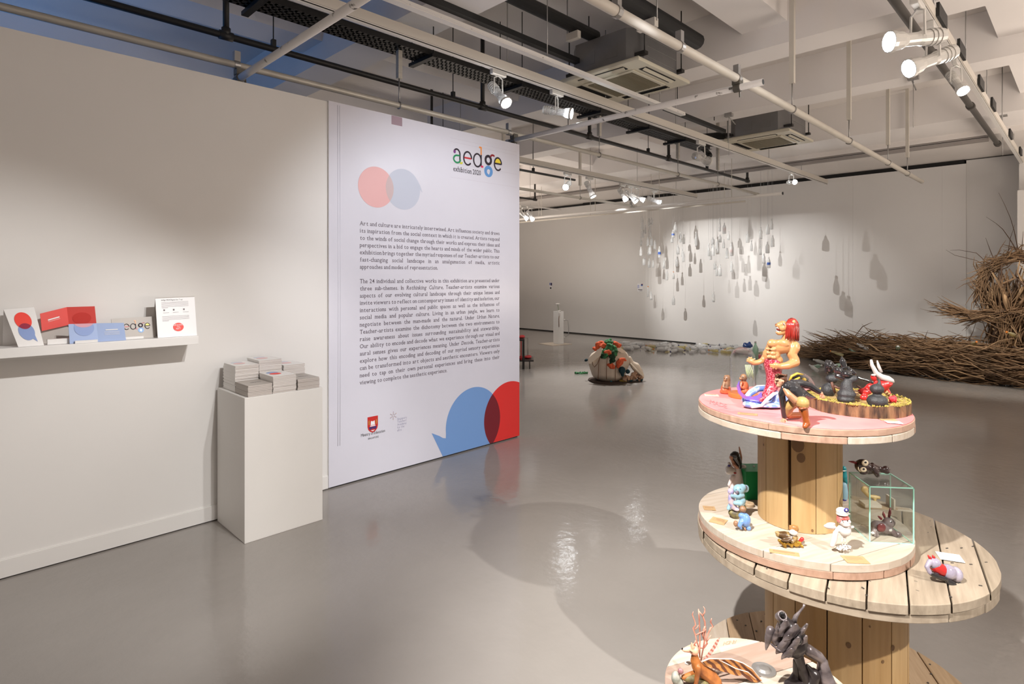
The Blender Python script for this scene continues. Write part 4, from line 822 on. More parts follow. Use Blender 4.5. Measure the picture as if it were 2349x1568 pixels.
# ------------------------------------------------------------------ figurines on the pink top
GL = dict(rough=0.22, coat=0.3)
SKIN = mat('glazed_tan', rgb(206, 150, 98), 0.3, coat=0.3); MANE = mat('glazed_red', rgb(168, 46, 36), 0.22, coat=0.4)
SEAW = mat('painted_sea', rgb(120, 145, 215), 0.35, color2=rgb(225, 228, 240), vscale=9, stretch=(5, 5, 1), ramp=(0.38, 0.55)); FOAM = mat('painted_foam', rgb(228, 228, 236), 0.4); NAVY = mat('navy_paint', rgb(45, 40, 120), 0.3); PURP = mat('purple_paint', rgb(135, 75, 130), 0.35, color2=rgb(95, 85, 170), vscale=25)
BROWN = mat('brown_glaze', rgb(120, 62, 34), 0.35); WHITEG = mat('white_glaze', rgb(236, 230, 224), 0.25, coat=0.3); BLACKG = mat('black_glaze', (0.014, 0.013, 0.014, 1), 0.16, coat=0.5); MOUTH = mat('mouth_red', rgb(110, 30, 26), 0.4); REDG = mat('red_glaze', rgb(205, 46, 44), 0.3)
def scales_mat():
    m = mat('fish_scales', rgb(206, 72, 88), 0.3, coat=0.3); nt = m.node_tree; b = nt.nodes['Principled BSDF']
    tc = nt.nodes.new('ShaderNodeTexCoord'); v = nt.nodes.new('ShaderNodeTexVoronoi'); v.inputs['Scale'].default_value = 165; nt.links.new(tc.outputs['Object'], v.inputs['Vector'])
    r = nt.nodes.new('ShaderNodeValToRGB'); e = r.color_ramp.elements; e[0].position = 0.15; e[1].position = 0.62; e[0].color = rgb(232, 130, 138); e[1].color = rgb(165, 36, 58)
    nt.links.new(v.outputs['Distance'], r.inputs[0]); nt.links.new(r.outputs[0], b.inputs['Base Color'])
    bp = nt.nodes.new('ShaderNodeBump'); bp.invert = True; bp.inputs['Strength'].default_value = 0.5; bp.inputs['Distance'].default_value = 0.002
    nt.links.new(v.outputs['Distance'], bp.inputs['Height']); nt.links.new(bp.outputs[0], b.inputs['Normal']); return m
f = Fig('merlion_statue', 'tallest figurine, lion headed merman with red mane on a blue wave base', 'statue', 1756.5, 930, ZB1, (1640, 720, 6.533))
f.org().ball(760, 1325, 0, 350, 48, 320).ball(1000, 1270, -120, 125, 105, 130).ball(560, 1350, -160, 150, 60, 110).limb((440, 1290, 60, 45), (520, 1190, 110, 48), (640, 1120, 140, 48), (790, 1110, 140, 45), (900, 1190, 90, 60)).limb((930, 1250, -120, 80), (1060, 1300, -60, 80), (1040, 1330, 20, 70)).build('wave_base', SEAW, vox=13)
f.wires('foam_crest', [[(430, 1330, -130, 20), (560, 1390, -235, 24), (700, 1370, -265, 24), (790, 1270, -240, 26), (880, 1195, -180, 26), (965, 1180, -110, 20)], [(450, 1240, 90, 16), (520, 1155, 130, 22), (640, 1085, 150, 24), (780, 1075, 150, 18)]], FOAM, 8)
f.wire('dark_trough', [(450, 1285, -150, 10), (560, 1315, -215, 18), (710, 1330, -240, 14)], NAVY, 8)
f.org().limb((700, 1290, -110, 50), (790, 1200, -40, 75), (855, 1080, 0, 92), (880, 960, 0, 108), (878, 850, 0, 120), (858, 740, 0, 132), (835, 690, 0, 120)).build('tail', scales_mat(), vox=11)
f.plate('tail_fin', [(715, 1310), (700, 1160), (640, 1215), (560, 1235), (460, 1225), (395, 1165), (360, 1070), (365, 990), (325, 1075), (345, 1180), (420, 1260), (560, 1300)], -130, 25, PURP)
o = f.org().ball(880, 690, 0, 138, 95, 110).ball(845, 610, -10, 130, 120, 115).ball(960, 490, -10, 185, 110, 125).ball(1020, 440, -95, 105, 60, 50, (0, 0.2, 0)).ball(865, 440, -80, 85, 60, 50).ball(1190, 490, -30, 82, 92, 88).ball(860, 430, 50, 68, 58, 66).limb((1080, 400, 0, 85), (1110, 320, 0, 80))
for k, y in enumerate((520, 580, 640)): o.ball(790 + k * 8, y, -105, 38, 26, 25).ball(870 + k * 6, y + 10, -115, 40, 26, 25)
o.limb((1190, 500, -40, 84), (1150, 600, -50, 76), (1195, 690, -70, 72), (1205, 720, -80, 66)).limb((1205, 720, -80, 68), (1090, 770, -140, 58), (970, 785, -165, 44), (905, 765, -175, 42))
for a in ((825, 755), (835, 790), (870, 812), (915, 822)): o.limb((905, 765, -178, 22), (a[0], a[1], -185, 15))
o.limb((840, 450, 60, 58), (770, 600, 30, 46), (710, 695, 0, 42), (640, 725, -20, 40), (570, 728, -30, 42), (525, 705, -40, 36))
for a in ((478, 705), (482, 672), (510, 648), (548, 648), (590, 672)): o.limb((535, 705, -40, 20), (a[0], a[1], -55, 13))
o.limb((1090, 200, 0, 88), (970, 172, -10, 52), (925, 168, -15, 28)).limb((1055, 255, 0, 60), (955, 288, -10, 32), (928, 275, -15, 22)).ball(1020, 125, -15, 45, 28, 62).ball(1010, 215, -50, 45, 40, 25)
o.build('body', SKIN, vox=9)
f.org().ball(968, 226, -8, 46, 34, 34).build('mouth', MOUTH)
for x, y in ((932, 203), (945, 212), (930, 256), (945, 262), (958, 266)): f.org().ball(x, y, -28, 7, 12, 7).build('tooth', WHITEG)
f.org().ball(918, 158, -16, 17, 14, 22).build('nose', BROWN)
f.org().ball(1034, 150, -78, 15, 13, 12).build('eye', WHITEG); f.org().ball(1028, 150, -88, 7, 7, 6).build('pupil', BLACK)
f.org().ball(1180, 122, -80, 28, 36, 16, (0, 0.4, 0)).build('ear', SKIN)
o = f.org().ball(1155, 205, 20, 86, 118, 104).limb((1140, 230, 10, 96), (1150, 320, 10, 84))
rm = random.Random(21)
for ring in range(3):
    for k in range(30):
        ph = math.radians(-142 + 284 * k / 29 + rm.uniform(-4, 4)); top = (0.12, 0.4, 0.75)[ring]; st = []
        for th in (top, top + 0.45, top + 0.85, PI / 2 + 0.12):
            st.append((1150 + 106 * math.sin(th) * math.cos(ph), 205 - 140 * math.cos(th), 15 + 122 * math.sin(th) * math.sin(ph), 12))
        ex = rm.uniform(0.75, 1.05); st.append((1145 + 104 * ex * math.cos(ph), 315, 12 + 112 * ex * math.sin(ph), 11)); st.append((1140 + 118 * ex * math.cos(ph), 385 + rm.uniform(-30, 28), 10 + 112 * ex * math.sin(ph), 3))
        add_tube(o.bm, [f.P(*q[:3]) for q in st], [f.r(q[3]) for q in st], 5)
o.limb((1200, 370, -20, 12), (1245, 405, -20, 4)).build('mane', MANE)

f = Fig('crouching_man_figure', 'crouching man figurine in black jacket and brown boots, one hand down', 'figurine', 1848, 979, ZB1, (1580, 720, 4.35))
LEATHER = mat('black_jacket', (0.018, 0.017, 0.019, 1), 0.25, coat=0.3); KHAKI = mat('khaki_cloth', rgb(196, 156, 96), 0.4); BOOT = mat('boot_leather', rgb(165, 84, 36), 0.3, coat=0.3); FACE = mat('doll_skin', rgb(208, 152, 122), 0.4); HAIR = mat('brown_hair', rgb(92, 56, 36), 0.5); VEST = mat('tan_vest', rgb(196, 140, 104), 0.4)
o = f.org().ball(902, 668, 150, 46, 60, 52).limb((900, 705, 140, 30), (890, 712, 128, 20)).limb((938, 712, 150, 26), (965, 742, 140, 32)).ball(864, 682, 118, 11, 9, 12).ball(878, 655, 112, 22, 7, 14).ball(945, 672, 92, 10, 17, 8)
o.limb((955, 1025, 240, 24), (950, 1048, 246, 24))
for x, y in ((905, 1072), (925, 1080), (955, 1086), (985, 1076)): o.limb((948, 1050, 246, 14), (x, y, f.g(y) + 8, 8))
o.limb((1302, 776, 170, 22), (1322, 792, 165, 20))
for x, y in ((1358, 822), (1350, 838), (1332, 840), (1310, 825)): o.limb((1325, 795, 165, 11), (x, y, 158, 7))
o.build('body', FACE, vox=5)
o = f.org().ball(912, 636, 158, 54, 40, 58).ball(945, 650, 165, 32, 50, 50)
for k in range(14): o.limb((870 + 8 * k, 618 - 14 * math.sin(k * 0.24), 120 + 30 * math.sin(k * 2.1), 10), (862 + 9 * k, 602 - 10 * math.sin(k * 0.5), 110 + 40 * math.sin(k * 1.7), 5), seg=6)
o.build('hair', HAIR, vox=5, smooth=2)
for x in (868, 893): f.org().ball(x, 664, 106, 5, 4, 4).build('eye', BLACK)
f.org().limb((990, 718, 140, 60), (1035, 752, 130, 82), (1090, 812, 120, 76)).limb((1120, 795, 130, 60), (1200, 822, 160, 32), (1262, 833, 175, 8)).limb((975, 722, 110, 46), (928, 800, 150, 36), (940, 905, 190, 32), (955, 1020, 238, 29)).limb((1035, 692, 160, 44), (1120, 692, 170, 42), (1210, 716, 180, 37), (1300, 775, 170, 27)).limb((952, 725, 108, 14), (985, 790, 75, 14)).build('jacket', LEATHER, vox=6, smooth=3)
f.org().limb((958, 745, 100, 24), (1000, 805, 66, 34), (1062, 862, 62, 40)).build('vest', VEST, vox=6)
f.org().limb((942, 728, 104, 12), (975, 748, 84, 12), (985, 715, 84, 10)).build('collar', WHITEG, vox=4)
f.org().limb((1080, 862, 120, 60), (1140, 886, 20, 62), (1145, 905, 15, 52)).limb((1060, 870, 150, 60), (1000, 920, 190, 56), (978, 982, 236, 46)).build('trousers', KHAKI, vox=6)
f.org().limb((1143, 955, 12, 45), (1165, 1030, 5, 35), (1178, 1092, 2, 37), (1160, 1122, -18, 26)).limb((1000, 1012, 262, 34), (1100, 1008, 320, 34), (1130, 1000, 330, 30)).build('boot', BOOT, vox=6)
f.wire('knee_strap', [(1095, 930, 30, 12), (1120, 945, -32, 12), (1165, 940, -30, 12), (1190, 925, 10, 12)], BROWN, 8)

# ---- log slice with black pebble figures and a red beast
LC = wpt(0.592, 2.15, ZB1); LR = 0.166; LH = 0.042
f = Fig('log_sculpture', 'log slice with moss carrying black pebble figures, roses and a red beast', 'sculpture', CX + 0.592 * F_PX, HOR + F_PX * (CAMZ - ZB1) / 2.15, ZB1, (1840, 800, 8.71))
BARK = mat('bark', rgb(150, 110, 76), 0.8, color2=rgb(62, 40, 26), vscale=5, stretch=(9, 9, 2), ramp=(0.35, 0.6), bump=0.9, bscale=9); CUT = mat('cut_wood', rgb(170, 140, 90), 0.8, var=0.3)
bm = bmesh.new(); N = 90; rr = [LR * (1 + 0.02 * math.sin(k * 0.4) + random.uniform(-0.022, 0.008)) for k in range(N)]
poly = [(rr[k] * math.cos(2 * PI * k / N), rr[k] * math.sin(2 * PI * k / N)) for k in range(N)]; add_prism(bm, poly, 0, LH); obj('log_slice', bm, [BARK], f.root)
bm = bmesh.new(); add_lathe(bm, [(LR * 0.94, LH), (LR * 0.94, LH + 0.001)], 48); obj('cut_face', bm, CUT, f.root)
MOSS = mat('yellow_moss', rgb(196, 178, 84), 0.9, color2=rgb(150, 128, 60), vscale=40)
bm = bmesh.new()
for k in range(1000):
    a = random.uniform(0, 2 * PI); r = LR * (0.995 - 0.35 * random.random() ** 2); s_ = random.uniform(0.0016, 0.0052)
    bmesh.ops.create_icosphere(bm, subdivisions=1, radius=s_, matrix=Matrix.Translation((r * math.cos(a), r * math.sin(a), LH + s_ * random.uniform(-0.2, 0.6))) @ Euler((a, r * 50, 0)).to_matrix().to_4x4() @ Matrix.Diagonal((1, random.uniform(0.6, 1.2), random.uniform(0.5, 1), 1)))
o = obj('moss', bm, MOSS, f.root); o['kind'] = 'stuff'
PEB = mat('black_pebble', (0.03, 0.03, 0.032, 1), 0.55, var=0.3, vscale=60, bump=0.25, bscale=220)
f.org().ball(1500, 1035, -760, 185, 125, 165).ball(1495, 800, -760, 124, 100, 118).limb((1535, 730, -760, 40), (1545, 600, -760, 20)).limb((1400, 1110, -790, 60), (1650, 1120, -760, 70)).build('pebble_figure', PEB, vox=16)
f.org().ball(875, 1000, -470, 165, 80, 150).ball(890, 905, -460, 172, 105, 150).limb((890, 840, -460, 120), (885, 740, -450, 110), (890, 640, -450, 60)).ball(1010, 605, -450, 104, 72, 70, (0, -0.35, 0)).build('pebble_figure', PEB, vox=16)
f.org().ball(520, 830, 120, 138, 150, 135).ball(600, 592, 110, 128, 96, 115).build('pebble_figure', PEB, vox=16)
f.org().limb((560, 400, 100, 100), (545, 300, 100, 80), (500, 250, 100, 40)).limb((620, 330, 60, 40), (700, 330, 40, 22)).limb((480, 290, 60, 34), (470, 480, 60, 18)).ball(555, 350, 10, 40, 50, 30).limb((790, 150, 100, 12), (812, 250, 90, 62), (840, 345, 60, 55)).build('hooded_head', BLACKG, vox=13, smooth=2)
f.org().ball(890, 500, -430, 100, 76, 90).ball(740, 440, -300, 110, 70, 90, (0, 0.5, 0)).limb((670, 400, -250, 40), (700, 540, -300, 50), (860, 600, -420, 40)).limb((960, 430, -400, 50), (1040, 480, -420, 40)).limb((820, 380, -350, 26), (930, 360, -380, 18)).build('crumpled_head', BLACKG, vox=13, smooth=1)
f.wire('jointed_arm', [(1110, 560, -450, 28)] + [(1110 + 26 * k, 565 + 9 * k + 5 * math.sin(k * 0.6), -460 - 16 * k, 32 if k % 2 else 22) for k in range(1, 12)] + [(1425, 690, -640, 10)], BLACKG, 8)
f.wires('twig', [[(590, 660, -120, 24), (620, 760, -130, 30), (660, 880, -130, 20)], [(640, 740, -140, 26), (720, 780, -160, 24), (780, 800, -200, 16)], [(1090, 730, -260, 14), (1150, 760, -260, 20), (1180, 790, -250, 10)], [(1030, 880, -500, 16), (1130, 900, -520, 12)], [(1040, 830, -500, 14), (1150, 860, -520, 8)]], mat('twig_brown', rgb(96, 62, 48), 0.6), 6)
f.org().ball(1250, 850, -250, 135, 70, 100).ball(1310, 790, -260, 60, 60, 60).ball(1240, 970, -330, 82, 62, 60).limb((1350, 760, -280, 70), (1560, 740, -320, 110), (1690, 700, -330, 85), (1760, 690, -340, 50)).ball(1430, 575, -300, 55, 72, 45, (0, -0.5, 0)).limb((1640, 760, -330, 60), (1720, 880, -330, 50)).build('red_beast', REDG, vox=15, smooth=2)
f.wires('white_horn', [[(1378, 212, -300, 20), (1395, 320, -300, 36), (1480, 480, -315, 48), (1590, 565, -330, 62), (1720, 605, -340, 66), (1800, 640, -350, 46), (1838, 668, -352, 12)], [(1498, 230, -285, 12), (1530, 350, -290, 30), (1580, 465, -300, 32)]], mat('bone_white', rgb(222, 212, 208), 0.4), 8)
f.org().ball(1425, 520, -330, 46, 20, 30).build('white_tip', WHITEG)
def rose(x, y, dep, r, m):
    bm = bmesh.new()
    for k in range(13):
        q = 0.18 + 0.82 * k / 12; a = k * 2.4; c = f.P(x + r * 0.62 * q * math.cos(a), y - r * 0.5 * q * math.sin(a), dep - r * (0.9 - 0.75 * q))
        add_ball(bm, c, (f.r(r * 0.42), f.r(r * 0.16), f.r(r * 0.36)), (0.3 * math.sin(a), 0.5 * math.cos(a), a), 8, 6)
    return obj('rose', bm, m, f.root, smooth=True)
for x, y, r in ((620, 985, 78), (1075, 1075, 108), (1262, 1105, 66), (440, 965, 60), (520, 955, 50)): rose(x, y, f.g(y + r * 0.9) + (800 - 90) * 0 - 0 + (-120 if r > 60 else 0) - 0, r, BLACKG)
rose(1820, 1000, -560, 100, mat('red_petal', rgb(215, 52, 62), 0.45))
o = f.wires('dry_sprig', [[(1650 + 40 * k, 900 + 20 * k, -500, 16), (1700 + 30 * k, 850 + 40 * k, -520, 26), (1740 + 35 * k, 900 + 30 * k, -500, 12)] for k in range(3)] + [[(1900, 1150, -500, 10), (1980, 1130, -480, 8), (2010, 1100, -480, 5)], [(1850, 1190, -560, 10), (1950, 1180, -540, 8), (1990, 1140, -520, 5)]], mat('dry_brown', rgb(150, 118, 74), 0.7), 6); o['kind'] = 'stuff'

# ---- robed animal figures, cloche, striped insect under a dome
ORANGE = mat('orange_robe', rgb(214, 104, 66), 0.4); FUR = mat('brown_fur_glaze', rgb(150, 112, 82), 0.45, color2=rgb(105, 76, 58), vscale=40)
def robed(name, label, px, py, zc, pts):
    f = Fig(name, label, 'figurine', px, py, ZB1, zc); bx_, by, hx, hy, br, hr = pts
    f.org().ball(bx_, by, 0, br, br * 1.05, br * 0.9).ball(bx_ - 5, by + br * 0.55, -10, br * 1.15, br * 0.5, br).limb((bx_ - br * 0.6, by - br * 0.3, -30, br * 0.3), (bx_ - br * 0.5, by + br * 0.3, -br * 0.7, br * 0.28), (bx_, by + br * 0.35, -br * 0.85, br * 0.22)).build('robe', ORANGE, vox=8)
    f.org().ball(hx, hy, 0, hr, hr * 1.15, hr).ball(hx - hr * 0.5, hy + hr * 0.25, -hr * 0.6, hr * 0.5, hr * 0.4, hr * 0.5).ball(hx - hr * 0.5, hy - hr * 0.9, 0, hr * 0.25).ball(hx + hr * 0.5, hy - hr * 0.9, 0, hr * 0.25).limb((hx, hy + hr * 0.7, 0, hr * 0.95), (bx_, by - br * 0.5, 0, hr * 1.15)).limb((hx - hr * 0.7, hy + hr * 0.8, -20, hr * 0.4), (bx_ - br * 0.5, by - br * 0.3, -50, hr * 0.4), (bx_ + br * 0.3, by - br * 0.2, -70, hr * 0.35)).build('head', FUR, vox=6)
    for s_ in (-1, 1): f.org().ball(hx - hr * 0.4 + s_ * hr * 0.3, hy - hr * 0.1, -hr * 0.95, hr * 0.11).build('eye', BLACK)
    return f
robed('robed_animal_figure', 'orange robed brown animal figurine seated at the left rim, outside the glass', 1666, 902, (1640, 720, 6.533), (165, 1120, 180, 972, 78, 54))
WOODO = mat('orange_lacquer', rgb(214, 118, 58), 0.35); GLASS = glassy('clear_glass', (0.985, 0.99, 0.985), 0.02, 0.02)
p = at_z(1704, 910, ZB1); cl = thing('glass_cloche', 'tall glass cloche on an orange wooden base at left of the pink top', 'cloche', p); s_ = depth(p) / F_PX
bm = bmesh.new(); add_lathe(bm, [(31 * s_, 0), (32 * s_, 0.003), (32 * s_, 0.016), (30 * s_, 0.018)], 32); obj('base', bm, WOODO, cl, smooth=False)
bm = bmesh.new(); R_ = 28 * s_; H_ = 76 * s_; prof = [(R_, 0.0185), (R_, 0.0185 + H_)] + [(max(0.0006, R_ * math.cos(a)), 0.0185 + H_ + R_ * math.sin(a)) for a in [PI / 2 * k / 9 for k in range(1, 10)]]; add_lathe(bm, prof, 36, cap=False); obj('glass_bell', bm, GLASS, cl, smooth=True)
f = robed('robed_animal_figure', 'orange robed brown animal figurine seated inside the glass cloche', 1704, 910, ZB1, (430, 1100, 425, 955, 66, 55)) if False else None
f = Fig('robed_animal_figure', 'orange robed brown animal figurine seated inside the glass cloche', 'figurine', 1706, 908, ZB1 + 0.0185, (1640, 720, 6.533))
f.org().ball(440, 1090, 0, 66, 95, 66).ball(440, 1150, 0, 78, 55, 78).limb((400, 1030, -40, 26), (385, 1090, -66, 22), (430, 1110, -70, 18)).build('robe', ORANGE, vox=8)
f.org().ball(428, 952, 0, 52, 58, 54).ball(392, 965, -20, 30, 26, 30).limb((430, 990, 0, 30), (438, 1030, 0, 34)).build('head', FUR, vox=6)
for y in (0, 1): f.org().ball(388 + 26 * y, 940, -48, 6).build('eye', BLACK)
f.wires('green_strand', [[(455 + 18 * k, 760, 40, 5), (470 + 22 * k, 860 + 20 * math.sin(k), 50, 7), (500 + 20 * k, 960 + 20 * math.sin(k * 2), 45, 3)] for k in range(5)], mat('pale_green_fibre', rgb(190, 205, 150), 0.5), 5)
p = at_z(1834, 904, ZB1); dm = thing('glass_dome', 'low glass dome over a yellow striped figure behind the crouching man', 'dome', p); s_ = depth(p) / F_PX
bm = bmesh.new(); R_ = 34 * s_; add_lathe(bm, [(R_, 0.001), (R_, 0.02)] + [(max(0.0006, R_ * math.cos(a)), 0.02 + R_ * 1.15 * math.sin(a)) for a in [PI / 2 * k / 9 for k in range(1, 10)]], 36, cap=False); obj('glass_bell', bm, GLASS, dm, smooth=True)
f = Fig('striped_insect_figure', 'black and yellow striped insect figurine under the low glass dome', 'figurine', 1834, 904, ZB1, (1640, 720, 6.533))
f.org().ball(1250, 1010, 0, 150, 110, 110).limb((1330, 1000, -40, 60), (1360, 990, -60, 50)).ball(1230, 1120, 0, 110, 60, 90).build('insect_body', BLACKG, vox=10)
YEL = mat('yellow_glaze', rgb(226, 190, 70), 0.3)
f.wires('stripe', [[(1110, 1010, -80, 14), (1150, 930, -95, 18), (1230, 890, -90, 18), (1320, 905, -70, 10)], [(1160, 1060, -100, 12), (1200, 985, -118, 16), (1270, 950, -110, 14)]], YEL, 8); f.org().ball(1335, 985, -105, 34, 34, 26).build('eye', YEL)
f.org().ball(1270, 1120, -70, 40, 44, 30).build('wing_patch', mat('teal_glaze', rgb(30, 120, 125), 0.3))
for k, (x, y, w) in enumerate(((1350, 1190, 0.4), (1395, 1212, 0.4))): f.org().ball(x, y, -60, 55, 22, 20, (0, w, 0)).build('wing', WHITEG)

# ------------------------------------------------------------------ figurines on the middle shelf
Z6 = (1600, 1010, 5.808); Z7 = (1860, 1010, 5.808)
PINKW = mat('pink_white_glaze', rgb(240, 222, 218), 0.35); 
f = Fig('dancing_woman_figure', 'dancing woman figurine with long black hair, raised arm and white pink dress', 'figurine', 1694, 1136, ZB0, Z6)
f.org().limb((505, 205, 0, 66), (545, 290, -10, 50), (565, 350, -20, 26), (545, 388, -25, 8)).ball(465, 195, -10, 34, 30, 34).ball(575, 315, -10, 22, 10, 14).build('hair', BLACKG, vox=8)
f.org().limb((572, 320, 0, 20), (580, 220, 0, 17), (566, 140, 0, 14), (556, 85, 0, 9)).ball(452, 225, -10, 26, 40, 34).limb((470, 270, -10, 22), (490, 320, -10, 30), (530, 360, -20, 24)).limb((480, 320, -40, 18), (540, 362, -60, 14)).build('body', FACE, vox=6)
f.org().limb((530, 380, 0, 46), (545, 470, 0, 62), (545, 560, 0, 92), (535, 660, 0, 125), (530, 730, 0, 130)).limb((470, 480, -20, 30), (420, 590, -20, 22)).build('dress', PINKW, vox=10)
f.org().ball(440, 405, -30, 72, 46, 46, (0, -0.3, 0)).ball(415, 375, -20, 45, 40, 40).ball(655, 475, -10, 34, 46, 36).ball(615, 350, 0, 38, 30, 30).limb((420, 300, 0, 20), (440, 350, -10, 26)).build('ruffle', WHITEG, vox=8)
f.org().ball(422, 335, -55, 22, 14, 12).build('dark_bow', NAVY); f.org().ball(500, 432, -70, 20, 10, 10).build('red_sash', REDG)
# green box behind the column
p = at_z(1711, 1146, ZB0); t = thing('green_box', 'bright green box standing behind the left side of the upper column', 'box', p, -PI / 4); GREEN = mat('green_paint', rgb(12, 130, 74), 0.4)
bx('box', 0, 0.10, 0, 0.105, 0, 0.116, GREEN, t, 0.001); 
f = Fig('', '', '', 1729, 1070, ZB0 + 0.116, Z6, root=t); f.org().ball(752, 345, 0, 14, 14, 12).ball(742, 368, 0, 12, 10, 12).ball(762, 370, 0, 8).build('ornament', WHITEG)
LB = mat('pale_blue_glaze', rgb(160, 200, 216), 0.22, coat=0.4); LILAC = mat('lilac_glaze', rgb(176, 172, 226), 0.25, color2=rgb(224, 200, 205), vscale=70, ramp=(0.45, 0.6)); GREYG = mat('grey_glaze', rgb(110, 100, 112), 0.3); ROCK = mat('mossy_rock', rgb(120, 110, 66), 0.6, color2=rgb(64, 54, 36), vscale=50); BLUEG = mat('mid_blue_glaze', rgb(120, 160, 220), 0.22, coat=0.4)
f = Fig('koala_figure', 'pale blue koala figurine hugging a lilac baby, seated on a mossy rock', 'figurine', 1686, 1187, ZB0, Z6)
f.org().ball(555, 650, 0, 82, 68, 72).ball(600, 625, 10, 50, 50, 50).ball(575, 800, 10, 66, 84, 66).limb((600, 730, -30, 34), (540, 752, -70, 30), (460, 735, -80, 24)).limb((600, 800, -30, 46), (560, 830, -70, 42), (500, 830, -80, 28)).limb((440, 850, -10, 30), (410, 905, -20, 24)).ball(645, 640, 15, 46, 54, 22).build('body', LB, vox=8)
f.org().ball(640, 628, -8, 24, 34, 12).build('inner_ear', GREYG); f.org().ball(528, 690, -72, 24, 26, 16, (0, 0.4, 0)).build('nose', GREYG)
for x, y in ((515, 655), (570, 645)): f.org().ball(x, y, -68, 7, 4, 5).build('eye', BLACK)
f.org().ball(445, 678, -30, 44, 42, 42).limb((450, 740, -30, 40), (455, 820, -30, 48), (480, 880, -30, 44)).ball(520, 915, -50, 42, 26, 30).build('baby', LILAC, vox=8)
f.org().ball(500, 975, 0, 76, 62, 70).ball(600, 900, 20, 50, 60, 60).ball(450, 960, 0, 40, 40, 40).build('rock', ROCK, vox=10, smooth=1)
f = Fig('koala_figure', 'small blue crouching koala figurine with brown head and paw', 'figurine', 1708, 1214, ZB0, Z6)
f.org().ball(632, 1055, 0, 76, 92, 74).limb((585, 1080, -40, 34), (560, 1130, -55, 28), (580, 1165, -50, 20)).ball(680, 1165, -20, 36, 36, 36).ball(590, 1000, -10, 46, 40, 40).build('body', BLUEG, vox=8)
f.org().ball(600, 915, 10, 46, 48, 46).ball(510, 1105, -20, 32, 42, 34).ball(545, 1130, -30, 26, 26, 26).limb((630, 1175, -40, 18), (640, 1190, -40, 14)).build('brown_head', FUR, vox=8)
t = thing('wooden_disc', 'small tan wooden disc lying behind the blue koalas', 'disc', at_z(1719, 1160, ZB0 + 0.001)); bm = bmesh.new(); add_lathe(bm, [(0.018, 0), (0.019, 0.01), (0.017, 0.013)], 20); obj('disc', bm, WOODS[1], t)
# tiger on a gold leaf
f = Fig('tiger_figure', 'small striped tiger figurine with white bib lying on crumpled gold leaf', 'figurine', 1812, 1252, ZB0, Z6)
GOLD = mat('gold_foil', rgb(206, 160, 60), 0.3, metal=0.6, color2=rgb(150, 110, 40), vscale=30); TIG = mat('tiger_glaze', rgb(176, 146, 96), 0.35, color2=rgb(88, 62, 34), vscale=14, stretch=(3, 1, 1), ramp=(0.45, 0.52))
o = f.org()
for k in range(9): o.limb((1090 + 30 * k, 1330 + 30 * math.sin(k * 1.9), -20 - 30 * math.cos(k), 22), (1170 + 28 * k, 1385 + 26 * math.cos(k * 2.3), -60, 20))
o.build('gold_leaf', GOLD, vox=9, smooth=1)
f.org().limb((1080, 1250, 0, 40), (1160, 1270, 0, 62), (1260, 1290, 0, 66)).limb((1070, 1230, 0, 26), (1045, 1222, 0, 16)).limb((1250, 1300, -40, 30), (1200, 1335, -70, 24), (1130, 1330, -70, 18)).limb((1310, 1290, -20, 32), (1260, 1345, -70, 24)).build('body', TIG, vox=8)
f.org().ball(1282, 1178, -10, 68, 44, 56).ball(1235, 1140, 0, 18).ball(1325, 1145, 0, 18).ball(1282, 1160, -20, 40, 40, 40).build('head', mat('tiger_head', rgb(196, 144, 84), 0.35, color2=rgb(140, 92, 50), vscale=30), vox=8)
f.org().ball(1278, 1225, -55, 60, 40, 16, (0, 0.3, 0)).build('bib', WHITEG)
f.org().limb((1360, 1350, -30, 20), (1395, 1310, -30, 26)).build('red_tail', REDG, vox=6)
# white bird-like figure with a cap
CAPM = mat('cap_red', rgb(198, 70, 62), 0.4, color2=rgb(236, 180, 172), vscale=40)
f = Fig('winged_cap_figure', 'white winged figurine with cap and red hair standing on white feathers', 'figurine', 1935, 1265, ZB0, Z7)
f.org().ball(455, 1200, 0, 80, 74, 72).limb((440, 1130, 0, 50), (440, 1100, 0, 40)).limb((400, 1160, 10, 40), (340, 1200, 10, 30), (310, 1260, 0, 24)).limb((420, 1270, 0, 16), (415, 1350, 0, 13)).limb((460, 1270, 0, 16), (455, 1350, 0, 13)).limb((520, 1150, -20, 26), (560, 1150, -40, 20)).build('body', WHITEG, vox=8)
f.org().ball(445, 1075, -10, 84, 56, 66).ball(470, 1120, -40, 60, 30, 40).ball(510, 1085, -55, 30, 22, 20).build('face', PINKW, vox=8)
f.org().ball(430, 1025, 5, 84, 42, 74).ball(380, 1060, 0, 36, 40, 50).build('hair', CAPM, vox=8)
f.org().ball(415, 940, 0, 76, 52, 72).ball(415, 975, 0, 78, 24, 76).limb((480, 975, -30, 14), (520, 975, -50, 10)).build('cap', WHITEG, vox=8)
f.org().ball(472, 928, -62, 34, 30, 12).build('badge', NAVY); f.org().ball(474, 928, -74, 14, 13, 6).build('badge_centre', WHITEG)
for x in (425, 490): f.org().ball(x, 1068, -74, 9, 8, 6).build('eye', BLACK)
f.org().ball(255, 1145, 20, 90, 34, 30, (0, 0.12, 0)).ball(270, 1110, 20, 70, 22, 24).build('wing', PINKW, vox=8)
f.org().limb((330, 1230, 0, 34), (310, 1320, 0, 40), (285, 1390, 0, 34)).build('cloth', PINKW, vox=8)
bm = bmesh.new()
for k in range(70):
    a = random.uniform(0, 2 * PI); q = math.sqrt(random.random()); c = f.P(440 + 95 * q * math.cos(a), 1425 + 40 * q * math.sin(a) - 25 * (1 - q), -70 * q * math.sin(a))
    add_ball(bm, c, (f.r(22), f.r(7), f.r(10)), (random.random(), random.random(), a), 6, 4)
o = obj('feather', bm, WHITEG, f.root, smooth=True); o['kind'] = 'stuff'
